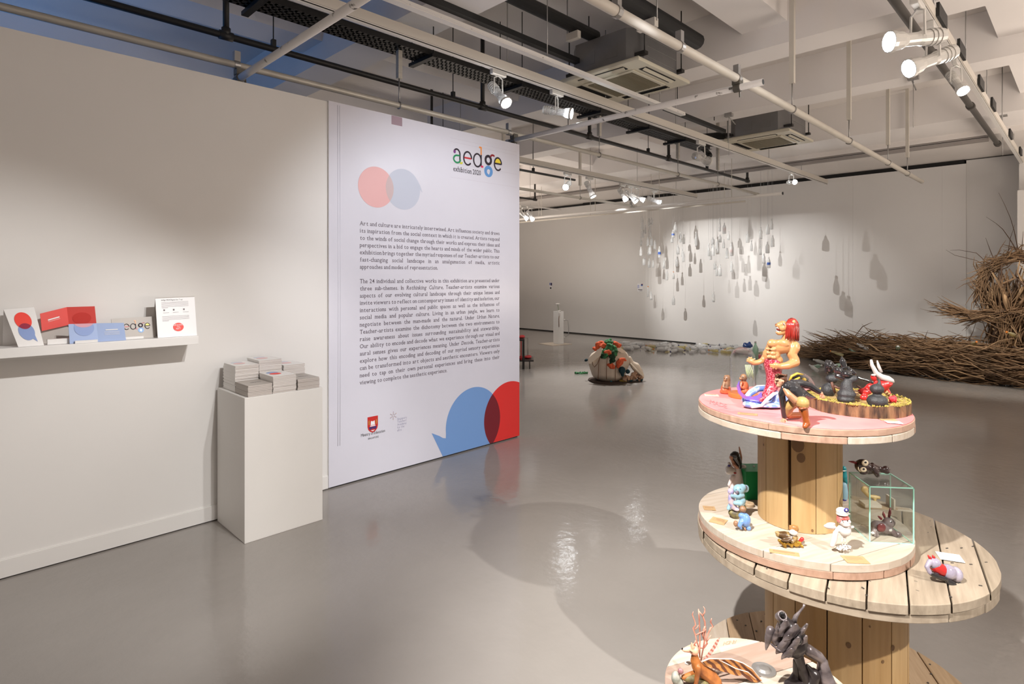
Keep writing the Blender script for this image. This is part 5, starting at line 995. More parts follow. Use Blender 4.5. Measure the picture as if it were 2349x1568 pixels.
# glass box with creatures in and on it
g0 = wpt(1.2354 / 2.010, 2.010, ZB0); gx = wpt(1.377 / 1.995, 1.995, ZB0); GLE = mat('green_glass_edge', rgb(150, 205, 185), 0.2)
t = thing('glass_box', 'square glass box with green edges standing on the middle shelf', 'display case', g0, math.atan2(gx.y - g0.y, gx.x - g0.x)); a, b, h = 0.142, 0.148, 0.19; e = 0.004
PANE = glassy('pane_glass', (0.965, 0.985, 0.975), 0.03, 0.02)
for nm, c in (('side_pane', (0, a, 0, 0.003, 0.001, h)), ('side_pane', (0, a, b - 0.003, b, 0.001, h)), ('side_pane', (0, 0.003, 0.003, b - 0.003, 0.001, h)), ('side_pane', (a - 0.003, a, 0.003, b - 0.003, 0.001, h)), ('top_pane', (0, a, 0, b, h, h + 0.003))): bx(nm, *c, PANE, t)
for x, y in ((0, 0), (a, 0), (0, b), (a, b)): bx('edge', x - 0.0017, x + 0.0017, y - 0.0017, y + 0.0017, 0.001, h + 0.003, GLE, t)
for x0, x1, y0, y1 in ((0, a, 0, 0), (0, a, b, b), (0, 0, 0, b), (a, a, 0, b)): bx('edge', x0 - 0.0017, x1 + 0.0017, y0 - 0.0017, y1 + 0.0017, h, h + 0.0034, GLE, t)
for x0, x1, y0, y1 in ((0, a, 0, 0), (0, 0, 0, b), (a, a, 0, b)): bx('edge', x0 - 0.0012, x1 + 0.0012, y0 - 0.0012, y1 + 0.0012, 0.0, 0.002, GLE, t)
ZT2 = ZB0 + h + 0.0034; DKBR = mat('dark_brown_glaze', rgb(46, 30, 28), 0.18, coat=0.5); EYEC = mat('cream_eye', rgb(232, 212, 180), 0.3); EARR = mat('ear_dark_red', rgb(120, 36, 40), 0.3)
f = Fig('sprawling_creature_figure', 'dark brown creature with big cream eyes sprawled on top of the glass box', 'figurine', 1990, 1093, ZT2, Z7)
f.org().ball(690, 338, 40, 106, 94, 90).limb((760, 380, 40, 70), (860, 400, 20, 50)).limb((820, 330, 60, 40), (900, 370, 60, 40), (960, 390, 40, 42)).ball(1000, 378, 40, 52, 44, 44).ball(1010, 415, 20, 42, 30, 36).limb((820, 360, -10, 40), (870, 430, -40, 36), (885, 462, -45, 30)).ball(700, 430, 0, 50, 24, 40).build('body', DKBR, vox=9)
for x, y, rx, ry in ((722, 298, 46, 42), (698, 388, 46, 34)): f.org().ball(x, y, -46, rx, ry, 22).build('eye', EYEC); f.org().ball(x + 8, y - 8, -66, 16, 15, 8).build('pupil', BLACKG)
f.wire('smile', [(632, 350, -30, 5), (632, 385, -38, 7), (660, 415, -42, 6)], EYEC, 6); f.wires('ear', [[(600, 295, 20, 20), (560, 285, 20, 16), (503, 276, 20, 4)]], EARR, 8)
f = Fig('rabbit_figure', 'grey rabbit figurine with dark red ears kneeling inside the glass box', 'figurine', 2028, 1226, ZB0, Z7)
GRYB = mat('grey_brown_glaze', rgb(96, 80, 80), 0.22, color2=rgb(140, 124, 124), vscale=20, coat=0.4)
f.org().ball(880, 1150, 10, 84, 86, 80).limb((940, 1150, 0, 76), (1010, 1180, -10, 66)).ball(1040, 1090, -10, 84, 66, 66).limb((1060, 1190, -40, 40), (1130, 1240, -60, 36)).ball(1150, 1250, -60, 62, 42, 46).limb((850, 1200, -40, 40), (870, 1260, -60, 34)).build('body', GRYB, vox=9)
f.org().ball(940, 1160, -70, 60, 56, 20).build('red_vest', mat('maroon_glaze', rgb(120, 56, 56), 0.25)); f.wires('ear', [[(985, 1025, 0, 14), (970, 985, 0, 18), (965, 945, 0, 6)], [(1040, 1020, 0, 16), (1052, 960, 0, 18), (1060, 890, 0, 6)], [(940, 1045, 0, 16), (910, 1015, 0, 14), (893, 1003, 0, 5)]], EARR, 8)
f.org().ball(830, 1230, -55, 34, 20, 22).ball(1060, 1195, -66, 26, 18, 16).build('white_patch', WHITEG); f.org().ball(1075, 1085, -70, 8).build('eye', BLACK)
# teal figure right of the column, toy boards and spoon behind the glass
f = Fig('teal_figure', 'teal and blue figurine half hidden right behind the upper column', 'figurine', 1936, 1146, ZB0, Z7)
f.org().limb((440, 480, 0, 44), (445, 420, 0, 30), (440, 370, 0, 34)).limb((450, 520, 0, 36), (480, 575, 0, 12)).build('cloak', mat('teal_paint', rgb(24, 116, 120), 0.3), vox=8); f.org().limb((440, 590, 0, 40), (445, 690, 0, 48), (445, 760, 0, 44)).build('gown', LB, vox=8); f.org().ball(448, 790, -20, 28, 18, 20).build('blue_star', NAVY); f.wire('belt', [(400, 402, -30, 7), (440, 405, -38, 7), (470, 400, -20, 7)], WHITEG)
t = thing('wooden_toy', 'pale wooden spoon shaped toy lying behind the glass box', 'toy', at_z(1994, 1158, ZB0), -PI / 4); f = Fig('', '', '', 1994, 1158, ZB0, Z7, root=t)
f.org().ball(715, 650, 60, 50, 48, 26).limb((730, 690, 50, 30), (770, 740, 40, 24), (850, 750, 30, 28), (905, 760, 20, 24)).limb((850, 760, 20, 22), (850, 850, 0, 18)).build('spoon', mat('pale_yellow_wood', rgb(232, 196, 130), 0.4), vox=8)
t = thing('folded_board', 'cream folded board with brown edges lying behind the glass box', 'board', at_z(1998, 1163, ZB0), -PI / 4 - 0.12); bx('base', -0.03, 0.09, -0.02, 0.03, 0.001, 0.006, WOODS[1], t); bx('card', -0.032, 0.03, -0.022, 0.03, 0.0065, 0.018, CREAM, t); bx('upright', 0.07, 0.076, -0.03, 0.03, 0.006, 0.045, CREAM, t)
flat_card(2073, 1168, ZB0, 0.06, 0.04, -18, 'cream label card lying behind the right pane of the glass box', CREAM)
# lying rabbit on the large spool
f = Fig('rabbit_figure', 'pale grey rabbit figurine with red vest and ears lying face down on large spool', 'figurine', 2170, 1330, ZA1 + 0.003, (1580, 1000, 3.055))
PGREY = mat('pale_violet_glaze', rgb(196, 188, 204), 0.18, coat=0.5, color2=rgb(150, 140, 160), vscale=15)
f.org().ball(1815, 950, -8, 54, 52, 50).ball(1868, 966, 0, 46, 52, 50).ball(1720, 890, 0, 46, 40, 40).limb((1690, 880, -10, 20), (1668, 915, -20, 16), (1690, 955, -30, 16)).limb((1740, 930, 0, 40), (1790, 945, 0, 40)).build('body', PGREY, vox=5)
f.org().limb((1735, 915, -4, 42), (1765, 935, -4, 44)).build('vest', REDG, vox=5)
f.org().limb((1700, 960, -30, 18), (1740, 980, -40, 16), (1800, 1000, -40, 16)).ball(1840, 1035, -40, 54, 26, 20, (0, 0.6, 0)).ball(1915, 1050, -20, 42, 18, 16, (0, 0.8, 0)).build('shoes', BLACKG, vox=5)
f.wires('ear', [[(1700, 865, 0, 9), (1688, 850, 0, 10), (1675, 832, 0, 3)], [(1720, 862, 0, 9), (1715, 845, 0, 10), (1708, 832, 0, 3)]], REDG, 8)

# ------------------------------------------------------------------ small front spool: antlered fox and leafy dark creature
FOX = mat('orange_fur_glaze', rgb(206, 128, 62), 0.5, color2=rgb(150, 84, 36), vscale=30); ANT = mat('antler_pink', rgb(206, 150, 130), 0.45, color2=rgb(160, 96, 80), vscale=40)
f = Fig('antlered_fox_figure', 'orange fox figurine with branching antlers and striped feather wings', 'figurine', 1602, 1572, ZC, (1500, 1380, 8.342))
f.org().limb((780, 1010, 0, 62), (790, 1120, 0, 90), (830, 1230, 10, 110), (950, 1330, 40, 120), (1100, 1440, 60, 130), (1180, 1530, 60, 120)).limb((850, 1250, -80, 60), (830, 1400, -90, 48), (800, 1570, -90, 42)).limb((800, 1350, 60, 50), (700, 1390, 0, 50), (570, 1440, -40, 48)).build('body', FOX, vox=11)
f.org().limb((770, 930, 0, 88), (690, 900, 0, 64), (590, 915, 0, 40), (550, 910, 0, 24)).limb((740, 860, -30, 40), (720, 780, -40, 12)).limb((790, 900, 60, 36), (800, 830, 60, 12)).build('head', mat('fox_face', rgb(236, 196, 172), 0.4, color2=rgb(222, 120, 76), vscale=9), vox=10)
f.org().ball(545, 897, -4, 18, 20, 16).build('nose', BLACKG); f.wire('eye', [(680, 930, -62, 4), (715, 955, -72, 7), (740, 965, -74, 3)], BLACKG)
A = lambda *p: [(x, y, 20 + d, r) for x, y, d, r in p]
f.wires('antler', [A((880, 1060, 0, 14), (870, 900, 0, 18), (880, 760, 0, 16), (875, 500, 0, 14), (865, 300, 0, 14), (852, 135, 0, 9)), A((900, 1120, 0, 12), (960, 800, 10, 14), (985, 560, 20, 18), (975, 380, 20, 18), (930, 260, 10, 15), (860, 170, 0, 8)), A((930, 270, 10, 14), (975, 190, 10, 13), (975, 130, 10, 9), (945, 85, 10, 5)), A((800, 780, -10, 12), (830, 770, -10, 12), (790, 620, -10, 16), (750, 500, -10, 16), (800, 440, -10, 14), (780, 360, -10, 13), (735, 240, -10, 11), (755, 180, -10, 5)), A((790, 640, -10, 12), (880, 590, -10, 13), (960, 560, 0, 12), (990, 520, 10, 10)), A((760, 540, -10, 10), (830, 490, -10, 9), (850, 440, -10, 5)), A((830, 880, 0, 13), (960, 875, 10, 15), (1020, 790, 10, 17), (1000, 740, 10, 14), (1040, 600, 20, 14), (1090, 490, 20, 19), (1130, 470, 20, 14), (1085, 380, 20, 14), (1105, 310, 20, 8)), A((1010, 760, 10, 9), (1060, 690, 10, 8), (1095, 630, 10, 5)), A((960, 720, 10, 10), (930, 620, 10, 22), (960, 520, 10, 20), (985, 440, 15, 10)), A((770, 830, 0, 14), (800, 740, 0, 16), (830, 780, 0, 14), (850, 860, 0, 10))], ANT, 7)
def feather_mat(n, c1, c2, sc):
    m = mat(n, c1, 0.5); nt = m.node_tree; b = nt.nodes['Principled BSDF']; tc = nt.nodes.new('ShaderNodeTexCoord'); w = nt.nodes.new('ShaderNodeTexWave'); w.inputs['Scale'].default_value = sc; w.inputs['Distortion'].default_value = 4; w.bands_direction = 'DIAGONAL'
    nt.links.new(tc.outputs['Object'], w.inputs['Vector']); r = nt.nodes.new('ShaderNodeValToRGB'); e = r.color_ramp.elements; e[0].position = 0.3; e[1].position = 0.7; e[0].color = c2; e[1].color = c1
    nt.links.new(w.outputs['Fac'], r.inputs[0]); nt.links.new(r.outputs[0], b.inputs['Base Color']); return m
FE1 = feather_mat('striped_feather', rgb(222, 150, 80), rgb(110, 58, 34), 26); FE2 = feather_mat('pink_feather', rgb(238, 200, 186), rgb(206, 120, 104), 40)
f.plate('feather', [(920, 1150), (1040, 1090), (1240, 1085), (1420, 1180), (1560, 1270), (1680, 1400), (1600, 1415), (1440, 1350), (1280, 1320), (1200, 1290), (1100, 1260), (1000, 1220)], -40, 12, FE1, slope=0.1)
f.plate('feather', [(1250, 1090), (1480, 1090), (1700, 1170), (1880, 1280), (2000, 1420), (2070, 1510), (1960, 1540), (1850, 1520), (1700, 1400), (1560, 1270), (1420, 1170)], -20, 12, FE1, slope=0.12)
f.wires('quill', [[(1240, 1088, -50, 9), (1480, 1090, -30, 10), (1700, 1165, -10, 10), (1880, 1275, 10, 10), (2065, 1505, 40, 7)], [(920, 1140, -60, 12), (1060, 1085, -60, 10), (1240, 1085, -40, 9)], [(1240, 1100, -30, 8), (1560, 1270, -10, 8), (1800, 1340, 20, 8), (1960, 1480, 40, 5)]], mat('quill_cream', rgb(242, 214, 200), 0.4), 6)
f.plate('feather', [(945, 1100), (1000, 1020), (1100, 890), (1190, 740), (1245, 680), (1265, 700), (1200, 850), (1110, 990), (1010, 1080)], 20, 10, FE2)
f.org().ball(420, 1450, 0, 88, 130, 80).ball(480, 1530, 0, 90, 90, 70).build('rock', mat('speckled_rock', rgb(206, 202, 190), 0.7, color2=rgb(160, 165, 152), vscale=60), vox=14)
f.org().ball(510, 1325, -60, 56, 58, 40).build('shell', mat('pink_shell', rgb(222, 186, 184), 0.35, color2=rgb(150, 80, 86), vscale=12)); f.org().ball(700, 1450, -20, 180, 70, 90).ball(900, 1540, 0, 160, 60, 90).build('dark_ground', ROCK, vox=16, smooth=1)
f.org().ball(650, 1170, 130, 66, 30, 40).build('shell_fragment', WHITEG)
# leafy dark creature
SCL = mat('dark_silver_leaf', rgb(82, 72, 74), 0.32, metal=0.35, color2=rgb(150, 138, 138), vscale=14, stretch=(1, 1, 3), ramp=(0.4, 0.7)); SCD = mat('near_black_scale', rgb(40, 34, 34), 0.3, metal=0.2)
f = Fig('leafy_creature_figure', 'dark silvery creature with scaly leaf plates and a hollow snout', 'figurine', 1842, 1588, ZC, (1500, 1300, 3.356))
f.org().ball(1060, 560, 0, 118, 128, 105, (0, -0.35, 0)).limb((1035, 470, 0, 70), (1000, 395, 0, 36)).limb((1110, 680, 0, 40), (1140, 780, 0, 34), (1160, 880, 0, 46), (1170, 950, 0, 60)).build('body', SCD, vox=7)
leafs = [(1000, 470, 60, 110, -0.3), (1060, 500, 70, 120, -0.5), (1120, 520, 55, 110, -0.7), (950, 540, 50, 110, 0.0), (1010, 590, 75, 120, -0.4), (1080, 600, 70, 120, -0.5), (1140, 590, 45, 120, -0.5), (960, 480, 36, 90, 0.1), (1040, 660, 70, 70, -0.5), (1150, 480, 34, 90, -0.6)]
def leaf(x, y, w, l, tl, dep):
    bm = bmesh.new(); N = 10; rows = []; c, sn = math.cos(tl), math.sin(tl)
    for i in range(N + 1):
        t = i / N; hw = w * math.sin(PI * min(1, 0.12 + 0.88 * t) ** 0.8) ** 0.8 if i < N else 1; row = []
        for q in (-1, -0.5, 0, 0.5, 1):
            a, b_ = q * hw, (0.5 - t) * l; out = dep - 26 * (1 - q * q) - 40 * t * t + 10 * abs(math.sin(q * 5 + t * 6))
            row.append(bm.verts.new(f.P(x + a * c + b_ * -sn * -1, y + b_ * -1 * -c + a * sn * 0.6, out)))
        rows.append(row)
    for r0, r1 in zip(rows, rows[1:]):
        for k in range(4): bm.faces.new((r0[k], r0[k + 1], r1[k + 1], r1[k]))
    o = obj('leaf_plate', bm, SCL, f.root, smooth=True); m_ = o.modifiers.new('thick', 'SOLIDIFY'); m_.thickness = f.r(6); return o
for x, y, w, l, tl in leafs: leaf(x, y, w * 0.85, l * 1.25, tl, -95 + abs(x - 1060) * 0.45)
bm = bmesh.new(); M = Matrix.Translation(f.P(990, 375, -20)) @ Euler((0.9, 0.2, 0)).to_matrix().to_4x4(); add_lathe(bm, [(f.r(30), -f.r(60)), (f.r(38), 0), (f.r(33), f.r(8)), (f.r(22), 0)], 16, mtx=M, cap=False); obj('snout_rim', bm, SCL, f.root, smooth=True)
f.org().ball(988, 360, -30, 22, 17, 14).build('snout_hole', BLACKG); f.org().ball(1115, 560, -105, 26, 40, 12).build('socket', BLACKG)
f.wires('horn', [[(1080, 420, 0, 20), (1092, 380, 0, 16), (1120, 345, 0, 9), (1150, 310, 0, 7), (1158, 288, 0, 10)]], SCL, 8)
f.org().limb((900, 490, 0, 36), (880, 550, 0, 28), (862, 635, 0, 8)).limb((1190, 640, 0, 44), (1270, 690, 20, 40), (1320, 730, 20, 22)).limb((1300, 740, 20, 40), (1310, 830, 20, 60), (1330, 900, 20, 70)).limb((900, 590, -60, 8), (960, 640, -90, 10), (1060, 690, -90, 8)).build('wing_lobe', SCL, vox=7, smooth=2)
f.org().limb((1060, 900, 30, 40), (1100, 820, 30, 30), (1090, 720, 20, 20)).limb((1200, 900, 0, 60), (1230, 830, 0, 50), (1180, 760, 0, 16)).ball(1130, 920, 0, 130, 60, 90).build('dark_foot', SCD, vox=7, smooth=2)
# ------------------------------------------------------------------ clear bottles hanging on threads before the far wall
PET = glassy('clear_plastic', (0.93, 0.94, 0.94), 0.2, 0.08, 0.42); PETB = mat('label_blue', rgb(60, 96, 176), 0.4); PETR = mat('label_red', rgb(196, 96, 70), 0.4); CAPC = mat('bottle_cap', rgb(205, 205, 205), 0.4); CAPO = mat('orange_cap', rgb(216, 128, 50), 0.4); THR = mat('nylon_thread', (0.6, 0.6, 0.6, 1), 0.5)
def bottle_bm(kind=0):
    bm = bmesh.new(); P = [[(0.1, 0.0), (0.145, 0.02), (0.15, 0.2), (0.135, 0.36), (0.15, 0.5), (0.14, 0.64), (0.06, 0.86), (0.055, 0.96)], [(0.11, 0.0), (0.17, 0.02), (0.17, 0.6), (0.13, 0.72), (0.06, 0.84), (0.06, 0.96)], [(0.08, 0.0), (0.125, 0.02), (0.125, 0.45), (0.10, 0.6), (0.06, 0.75), (0.05, 0.96)]][kind]
    add_lathe(bm, P, 12); return bm
def make_bottle(kind, label_m=None, cap_m=CAPC):
    t = thing('hanging_bottle', 'clear plastic bottle hanging on a thread before the spotlit far wall', 'bottle')
    obj('body', bottle_bm(kind), PET, t, smooth=True)
    bm = bmesh.new(); add_lathe(bm, [(0.065, 0.93), (0.065, 1.0), (0.05, 1.01)], 10); obj('cap', bm, cap_m, t)
    if label_m: bm = bmesh.new(); add_lathe(bm, [(0.158, 0.3), (0.158, 0.52)], 12, cap=False); obj('paper_label', bm, label_m, t)
    return t
BOT = [make_bottle(0), make_bottle(1), make_bottle(2), make_bottle(0, PETB), make_bottle(1, PETR), make_bottle(2, None, CAPO)]
SPOTS = [(1440, 5.225, l) for l in ((175, 70, 240), (180, 220, 340), (160, 330, 435), (158, 450, 560), (195, 555, 670), (210, 180, 290), (255, 100, 200), (285, 100, 180), (265, 185, 330), (240, 330, 440), (285, 330, 440), (248, 450, 550), (268, 430, 540), (258, 590, 700), (305, 610, 700), (325, 370, 480), (380, 445, 580), (432, 595, 710), (470, 720, 850), (548, 745, 835), (243, 920, 1050), (280, 985, 1085), (570, 155, 280), (543, 245, 340), (530, 340, 400), (632, 275, 395), (672, 300, 415), (820, 270, 440), (602, 425, 540), (655, 460, 570), (668, 500, 630), (588, 565, 685), (970, 410, 560), (1018, 340, 470), (1025, 420, 555), (995, 500, 605), (1028, 985, 1110), (550, 1035, 1145))] + \
        [(1620, 5.226, l) for l in ((163, 100, 265), (217, 160, 295), (165, 300, 395), (210, 360, 465), (130, 360, 480), (80, 330, 430), (267, 265, 370), (250, 460, 590), (300, 410, 560), (140, 400, 525), (105, 630, 720), (165, 660, 800), (125, 680, 800), (305, 620, 750), (497, 265, 400), (543, 370, 500), (655, 215, 355), (738, 185, 300), (785, 110, 240), (797, 310, 450), (735, 390, 525), (650, 425, 545), (690, 530, 650), (750, 570, 705))]
used_b = set(); rb = random.Random(3)
for i, (ox, sc, (x, y0, y1)) in enumerate(SPOTS):
    X = (11.2 if (ox == 1620 and x > 600) else 11.9) + 0.7 * rb.random(); top = at_x(ox + x / sc, 480 + y0 / sc, X); bot = at_x(ox + x / sc, 480 + y1 / sc, X); h = top.z - bot.z
    k = 3 if (ox == 1440 and x in (543, 380)) or (ox == 1620 and x == 750) else 4 if ox == 1620 and x in (217, 300) else 5 if x in (243, 548) else i % 3
    pr = BOT[k]
    if k not in used_b: used_b.add(k); b = pr
    else: b = dup(pr)
    b.location = bot; b.scale = (0.22, 0.22, h); b.rotation_euler = (0, 0, rb.uniform(0, 6))
    b['label'] = {3: 'clear bottle with blue label hanging among the bottles before the far wall', 4: 'clear bottle with red label hanging among the bottles before the far wall', 5: 'clear bottle with orange cap hanging among the bottles before the far wall'}.get(k, 'clear plastic bottle hanging on a thread before the spotlit far wall')
    b['group'] = {3: 'blue labelled hanging bottles', 4: 'red labelled hanging bottles', 5: 'orange capped hanging bottles'}.get(k, 'hanging clear bottles')
    th = tb('thread', [(0, 0, 1.005), (0, 0, (3.7 - bot.z) / h)], 0.006, THR, b, 4)
# ------------------------------------------------------------------ plastic bottles and scraps laid out on the floor
YPET = glassy('yellow_plastic', (0.95, 0.88, 0.55), 0.12, 0.15, 0.3); GPET = glassy('green_plastic', (0.70, 0.94, 0.80), 0.12, 0.08, 0.35); OPET = mat('orange_scrap', rgb(226, 140, 80), 0.4); SHEET = glassy('clear_sheet', (0.93, 0.93, 0.93), 0.18, 0.15, 0.3)
def floor_bottle(kind, m, lab, cap_m):
    t = thing('plastic_bottle', lab, 'bottle'); obj('body', bottle_bm(kind), m, t, smooth=True)
    bm = bmesh.new(); add_lathe(bm, [(0.065, 0.93), (0.065, 1.0), (0.05, 1.01)], 10); obj('cap', bm, cap_m, t); return t
FB = [(floor_bottle(0, PET, '', CAPC), 'clear bottle lying in the strip of plastic along the far wall', 'clear bottles on the floor'), (floor_bottle(1, PET, '', mat('navy_cap', rgb(48, 44, 96), 0.4)), 'clear bottle with navy cap lying in the plastic strip', 'navy capped bottles on the floor'), (floor_bottle(2, YPET, '', CAPO), 'yellowish bottle lying in the plastic strip by the far wall', 'yellowish bottles on the floor')]
def scrap(m):
    t = thing('plastic_tray', '', 'tray'); bm = bmesh.new(); v = add_box(bm, -0.5, 0.5, -0.5, 0.5, 0, 1); 
    for q in v[4:]: q.co.x *= 0.82; q.co.y *= 0.8
    o = obj('shell', bm, m, t); bx('rim', -0.54, 0.54, -0.54, 0.54, 0.0, 0.06, m, t); return t
FT = [(scrap(SHEET), 'clear plastic tray lying in the strip of plastic', 'clear trays on the floor'), (scrap(YPET), 'yellow tinted tray in the strip of plastic', 'yellow trays on the floor'), (scrap(OPET), 'orange scrap in the strip of plastic', 'orange scraps on the floor')]
used_f = set(); rf = random.Random(11)
placed = []
for i in range(400):
    t_ = rf.random(); px = 1422 + 330 * t_; py = rf.uniform(788, 805) + 8 * t_; p = at_z(px, py, 0.0)
    if len(placed) >= 105 or any((p - q).length < 0.16 for q in placed): continue
    placed.append(p.copy())
    if i % 3 < 2:
        k = rf.choices((0, 1, 2), (6, 2, 2))[0]; pr, lab, grp = FB[k]; key = ('b', k); L = rf.uniform(0.2, 0.3); sc_ = (0.26, 0.26, L); rot = (PI / 2, 0, rf.uniform(0, 6.28)); p.z = 0.04
    else:
        k = rf.choices((0, 1, 2), (7, 3, 1))[0]; pr, lab, grp = FT[k]; key = ('t', k); sc_ = (rf.uniform(0.12, 0.3), rf.uniform(0.06, 0.12), rf.uniform(0.02, 0.05)); rot = (0, 0, rf.uniform(0, 3)); p.z = 0.001
    if key not in used_f: used_f.add(key); b = pr
    else: b = dup(pr)
    b.location = p; b.rotation_euler = rot; b.scale = sc_; b['label'] = lab; b['group'] = grp
f = Fig('blue_bag', 'dark blue crumpled plastic bag on the strip behind the merman', 'bag', 1715, 803, 0, (1440, 740, 7.34)); f.org().ball(2015, 395, 0, 78, 55, 70).ball(1975, 360, 0, 32, 30, 30).ball(2050, 350, 0, 26, 36, 26).ball(2080, 395, -20, 26, 40, 26).build('bag', mat('blue_plastic', rgb(30, 62, 122), 0.25, var=0.4, vscale=30), vox=10, smooth=1)
f.org().ball(2015, 440, 0, 80, 14, 66).build('white_hem', WHITEG)
t = thing('standing_bottle', 'pale green bottle standing upright at the end of the plastic strip', 'bottle', at_z(1733, 826, 0)); bm = bottle_bm(1); b = obj('body', bm, GPET, t, smooth=True); t.scale = (0.32, 0.32, 0.36); bm = bmesh.new(); add_lathe(bm, [(0.065, 0.93), (0.065, 1.0), (0.05, 1.01)], 10); obj('cap', bm, CAPC, t)
for k, (px, py, m, lab) in enumerate(((1741, 820, mat('pink_plastic', rgb(206, 90, 100), 0.4), 'pink plastic scrap beside the pale green bottle'), (1748, 812, YPET, 'yellow plastic scrap beside the merman elbow'), (1752, 846, SHEET, 'clear plastic tray on the floor behind the merman tail'))):
    t = scrap(m); t['label'] = lab; t['category'] = 'scrap'; t.name = 'plastic_scrap'; t.location = at_z(px, py, 0.001); t.scale = (0.2, 0.12, 0.06); t.rotation_euler = (0, 0, 0.6)
# ------------------------------------------------------------------ the woven branch sculpture
TW = [mat('bark_brown', rgb(140, 110, 80), 0.8, var=0.5, vscale=3), mat('bark_tan', rgb(172, 140, 104), 0.8, var=0.5, vscale=3), mat('bark_dark', rgb(92, 70, 54), 0.8, var=0.3, vscale=3)]
rt = random.Random(5)
br = thing('branch_sculpture', 'large woven sculpture of twigs and branches along the far right floor', 'sculpture', (11.3, 1.0, 0))
br0 = Vector((11.3, 1.0, 0)); TWM = []
for k in range(9):
    bm = bmesh.new(); pts = [(j / 4, rt.uniform(-0.05, 0.05), rt.uniform(-0.05, 0.05)) for j in range(5)]; add_tube(bm, pts, [0.34 * q for q in (0.026, 0.025, 0.022, 0.017, 0.007)], 5)
    o = obj('twig', bm, TW[k % 3], br, smooth=True); TWM.append(o)
stuff_bm = bmesh.new()
def twig(p, d, L, th, part, first=[0]):
    d = Vector(d).normalized(); q = d.to_track_quat('X', 'Z')
    if part:
        k = rt.randrange(9)
        if first[0] < 9: o = TWM[first[0]]; first[0] += 1
        else: o = TWM[k].copy(); COL.objects.link(o)
        o.location = Vector(p) - br0; o.rotation_mode = 'QUATERNION'; o.rotation_quaternion = q; o.scale = (L, th, th)
    else:
        s = q @ Vector((0, 1, 0)); s2 = q @ Vector((0, 0, 1)); b1, b2 = rt.uniform(-0.08, 0.08) * L, rt.uniform(-0.08, 0.08) * L; p = Vector(p) - br0
        add_tube(stuff_bm, [p, p + d * L * 0.35 + s * b1, p + d * L * 0.7 + s2 * b2 + s * b1, p + d * L], [0.0075 * th, 0.007 * th, 0.006 * th, 0.002 * th], 4, cap=False)
def path_at(P, t):
    t = max(0, min(0.9999, t)) * (len(P) - 1); i = int(t); f_ = t - i; return P[i][0].lerp(P[i + 1][0], f_), (P[i + 1][0] - P[i][0]).normalized(), P[i][1] * (1 - f_) + P[i + 1][1] * f_, P[i][2] * (1 - f_) + P[i + 1][2] * f_
def bundle(P, n, nparts, L=(0.4, 0.9), th=(0.8, 1.6), spread=0.35):
    P = [(Vector(a), b, c) for a, b, c in P]
    for i in range(n):
        t = rt.random(); c, d, w, h = path_at(P, t); a = rt.uniform(0, 2 * PI); q = math.sqrt(rt.uniform(0.15, 1))
        sx = d.cross(Vector((0, 0, 1))); sx = sx.normalized() if sx.length > 0.1 else Vector((1, 0, 0)); sz = sx.cross(d)
        part = i < nparts
        if part: a = math.atan2(rt.uniform(-0.3, 1), rt.uniform(-1, 1)); q = rt.uniform(0.85, 1.05)
        p = c + sx * w * q * math.cos(a) + sz * h * q * math.sin(a); l = rt.uniform(*L)
        dd = d + Vector((rt.uniform(-1, 1), rt.uniform(-1, 1), rt.uniform(-1, 1))) * spread
        if rt.random() < 0.5: dd = -dd
        e = p + dd.normalized() * l
        if p.z < 0.02: p.z = 0.02 + 0.04 * rt.random()
        if e.z < 0.02: dd.z += (0.03 - e.z) / l
        if max(p.x, p.x + dd.normalized().x * l) > 12.9: continue
        twig(p, dd, l, rt.uniform(*th), part)
bundle([((12.45, 3.9, 0.06), 0.12, 0.06), ((12.0, 3.35, 0.2), 0.28, 0.2), ((11.6, 2.5, 0.27), 0.38, 0.26), ((11.45, 1.6, 0.28), 0.42, 0.28), ((11.4, 0.7, 0.28), 0.42, 0.28), ((11.4, -0.8, 0.28), 0.4, 0.28)], 3000, 170)
# upright stump with arches
bundle([((11.6, 0.95, 0.3), 0.25, 0.25), ((11.6, 0.92, 0.8), 0.16, 0.14), ((11.55, 0.9, 1.15), 0.22, 0.2)], 500, 40, (0.35, 0.7))
bundle([((11.6, 1.05, 1.0), 0.08, 0.08), ((11.5, 1.22, 1.4), 0.08, 0.08), ((11.5, 1.2, 1.65), 0.07, 0.06), ((11.5, 0.98, 1.85), 0.07, 0.05), ((11.5, 0.7, 1.92), 0.06, 0.05), ((11.5, 0.4, 1.85), 0.06, 0.05)], 420, 40, (0.2, 0.45), (0.6, 1.2))
bundle([((11.4, 1.55, 1.08), 0.03, 0.03), ((11.45, 1.25, 1.0), 0.08, 0.06), ((11.5, 0.9, 1.1), 0.12, 0.08), ((11.5, 0.4, 1.15), 0.12, 0.09), ((11.5, 0.0, 1.1), 0.1, 0.1)], 420, 30, (0.2, 0.5), (0.6, 1.2))
for k in range(22): twig((11.5 + rt.uniform(-0.15, 0.15), rt.uniform(0.55, 1.1), rt.uniform(0.9, 1.2)), (rt.uniform(-0.2, 0.2), rt.uniform(-0.3, 0.3), 1), rt.uniform(0.5, 0.8), rt.uniform(2.0, 4.0), True)
o = obj('small_twigs', stuff_bm, TW[0], br, smooth=True); o['kind'] = 'stuff'
def whip(pts, r0=0.008, X=11.5):
    P = [at_x(x, y, X) - br0 for x, y in pts]; n = len(P); o = tb('whip', P, [r0 * (1 - 0.8 * i / (n - 1)) for i in range(n)], TW[2], br, 5)
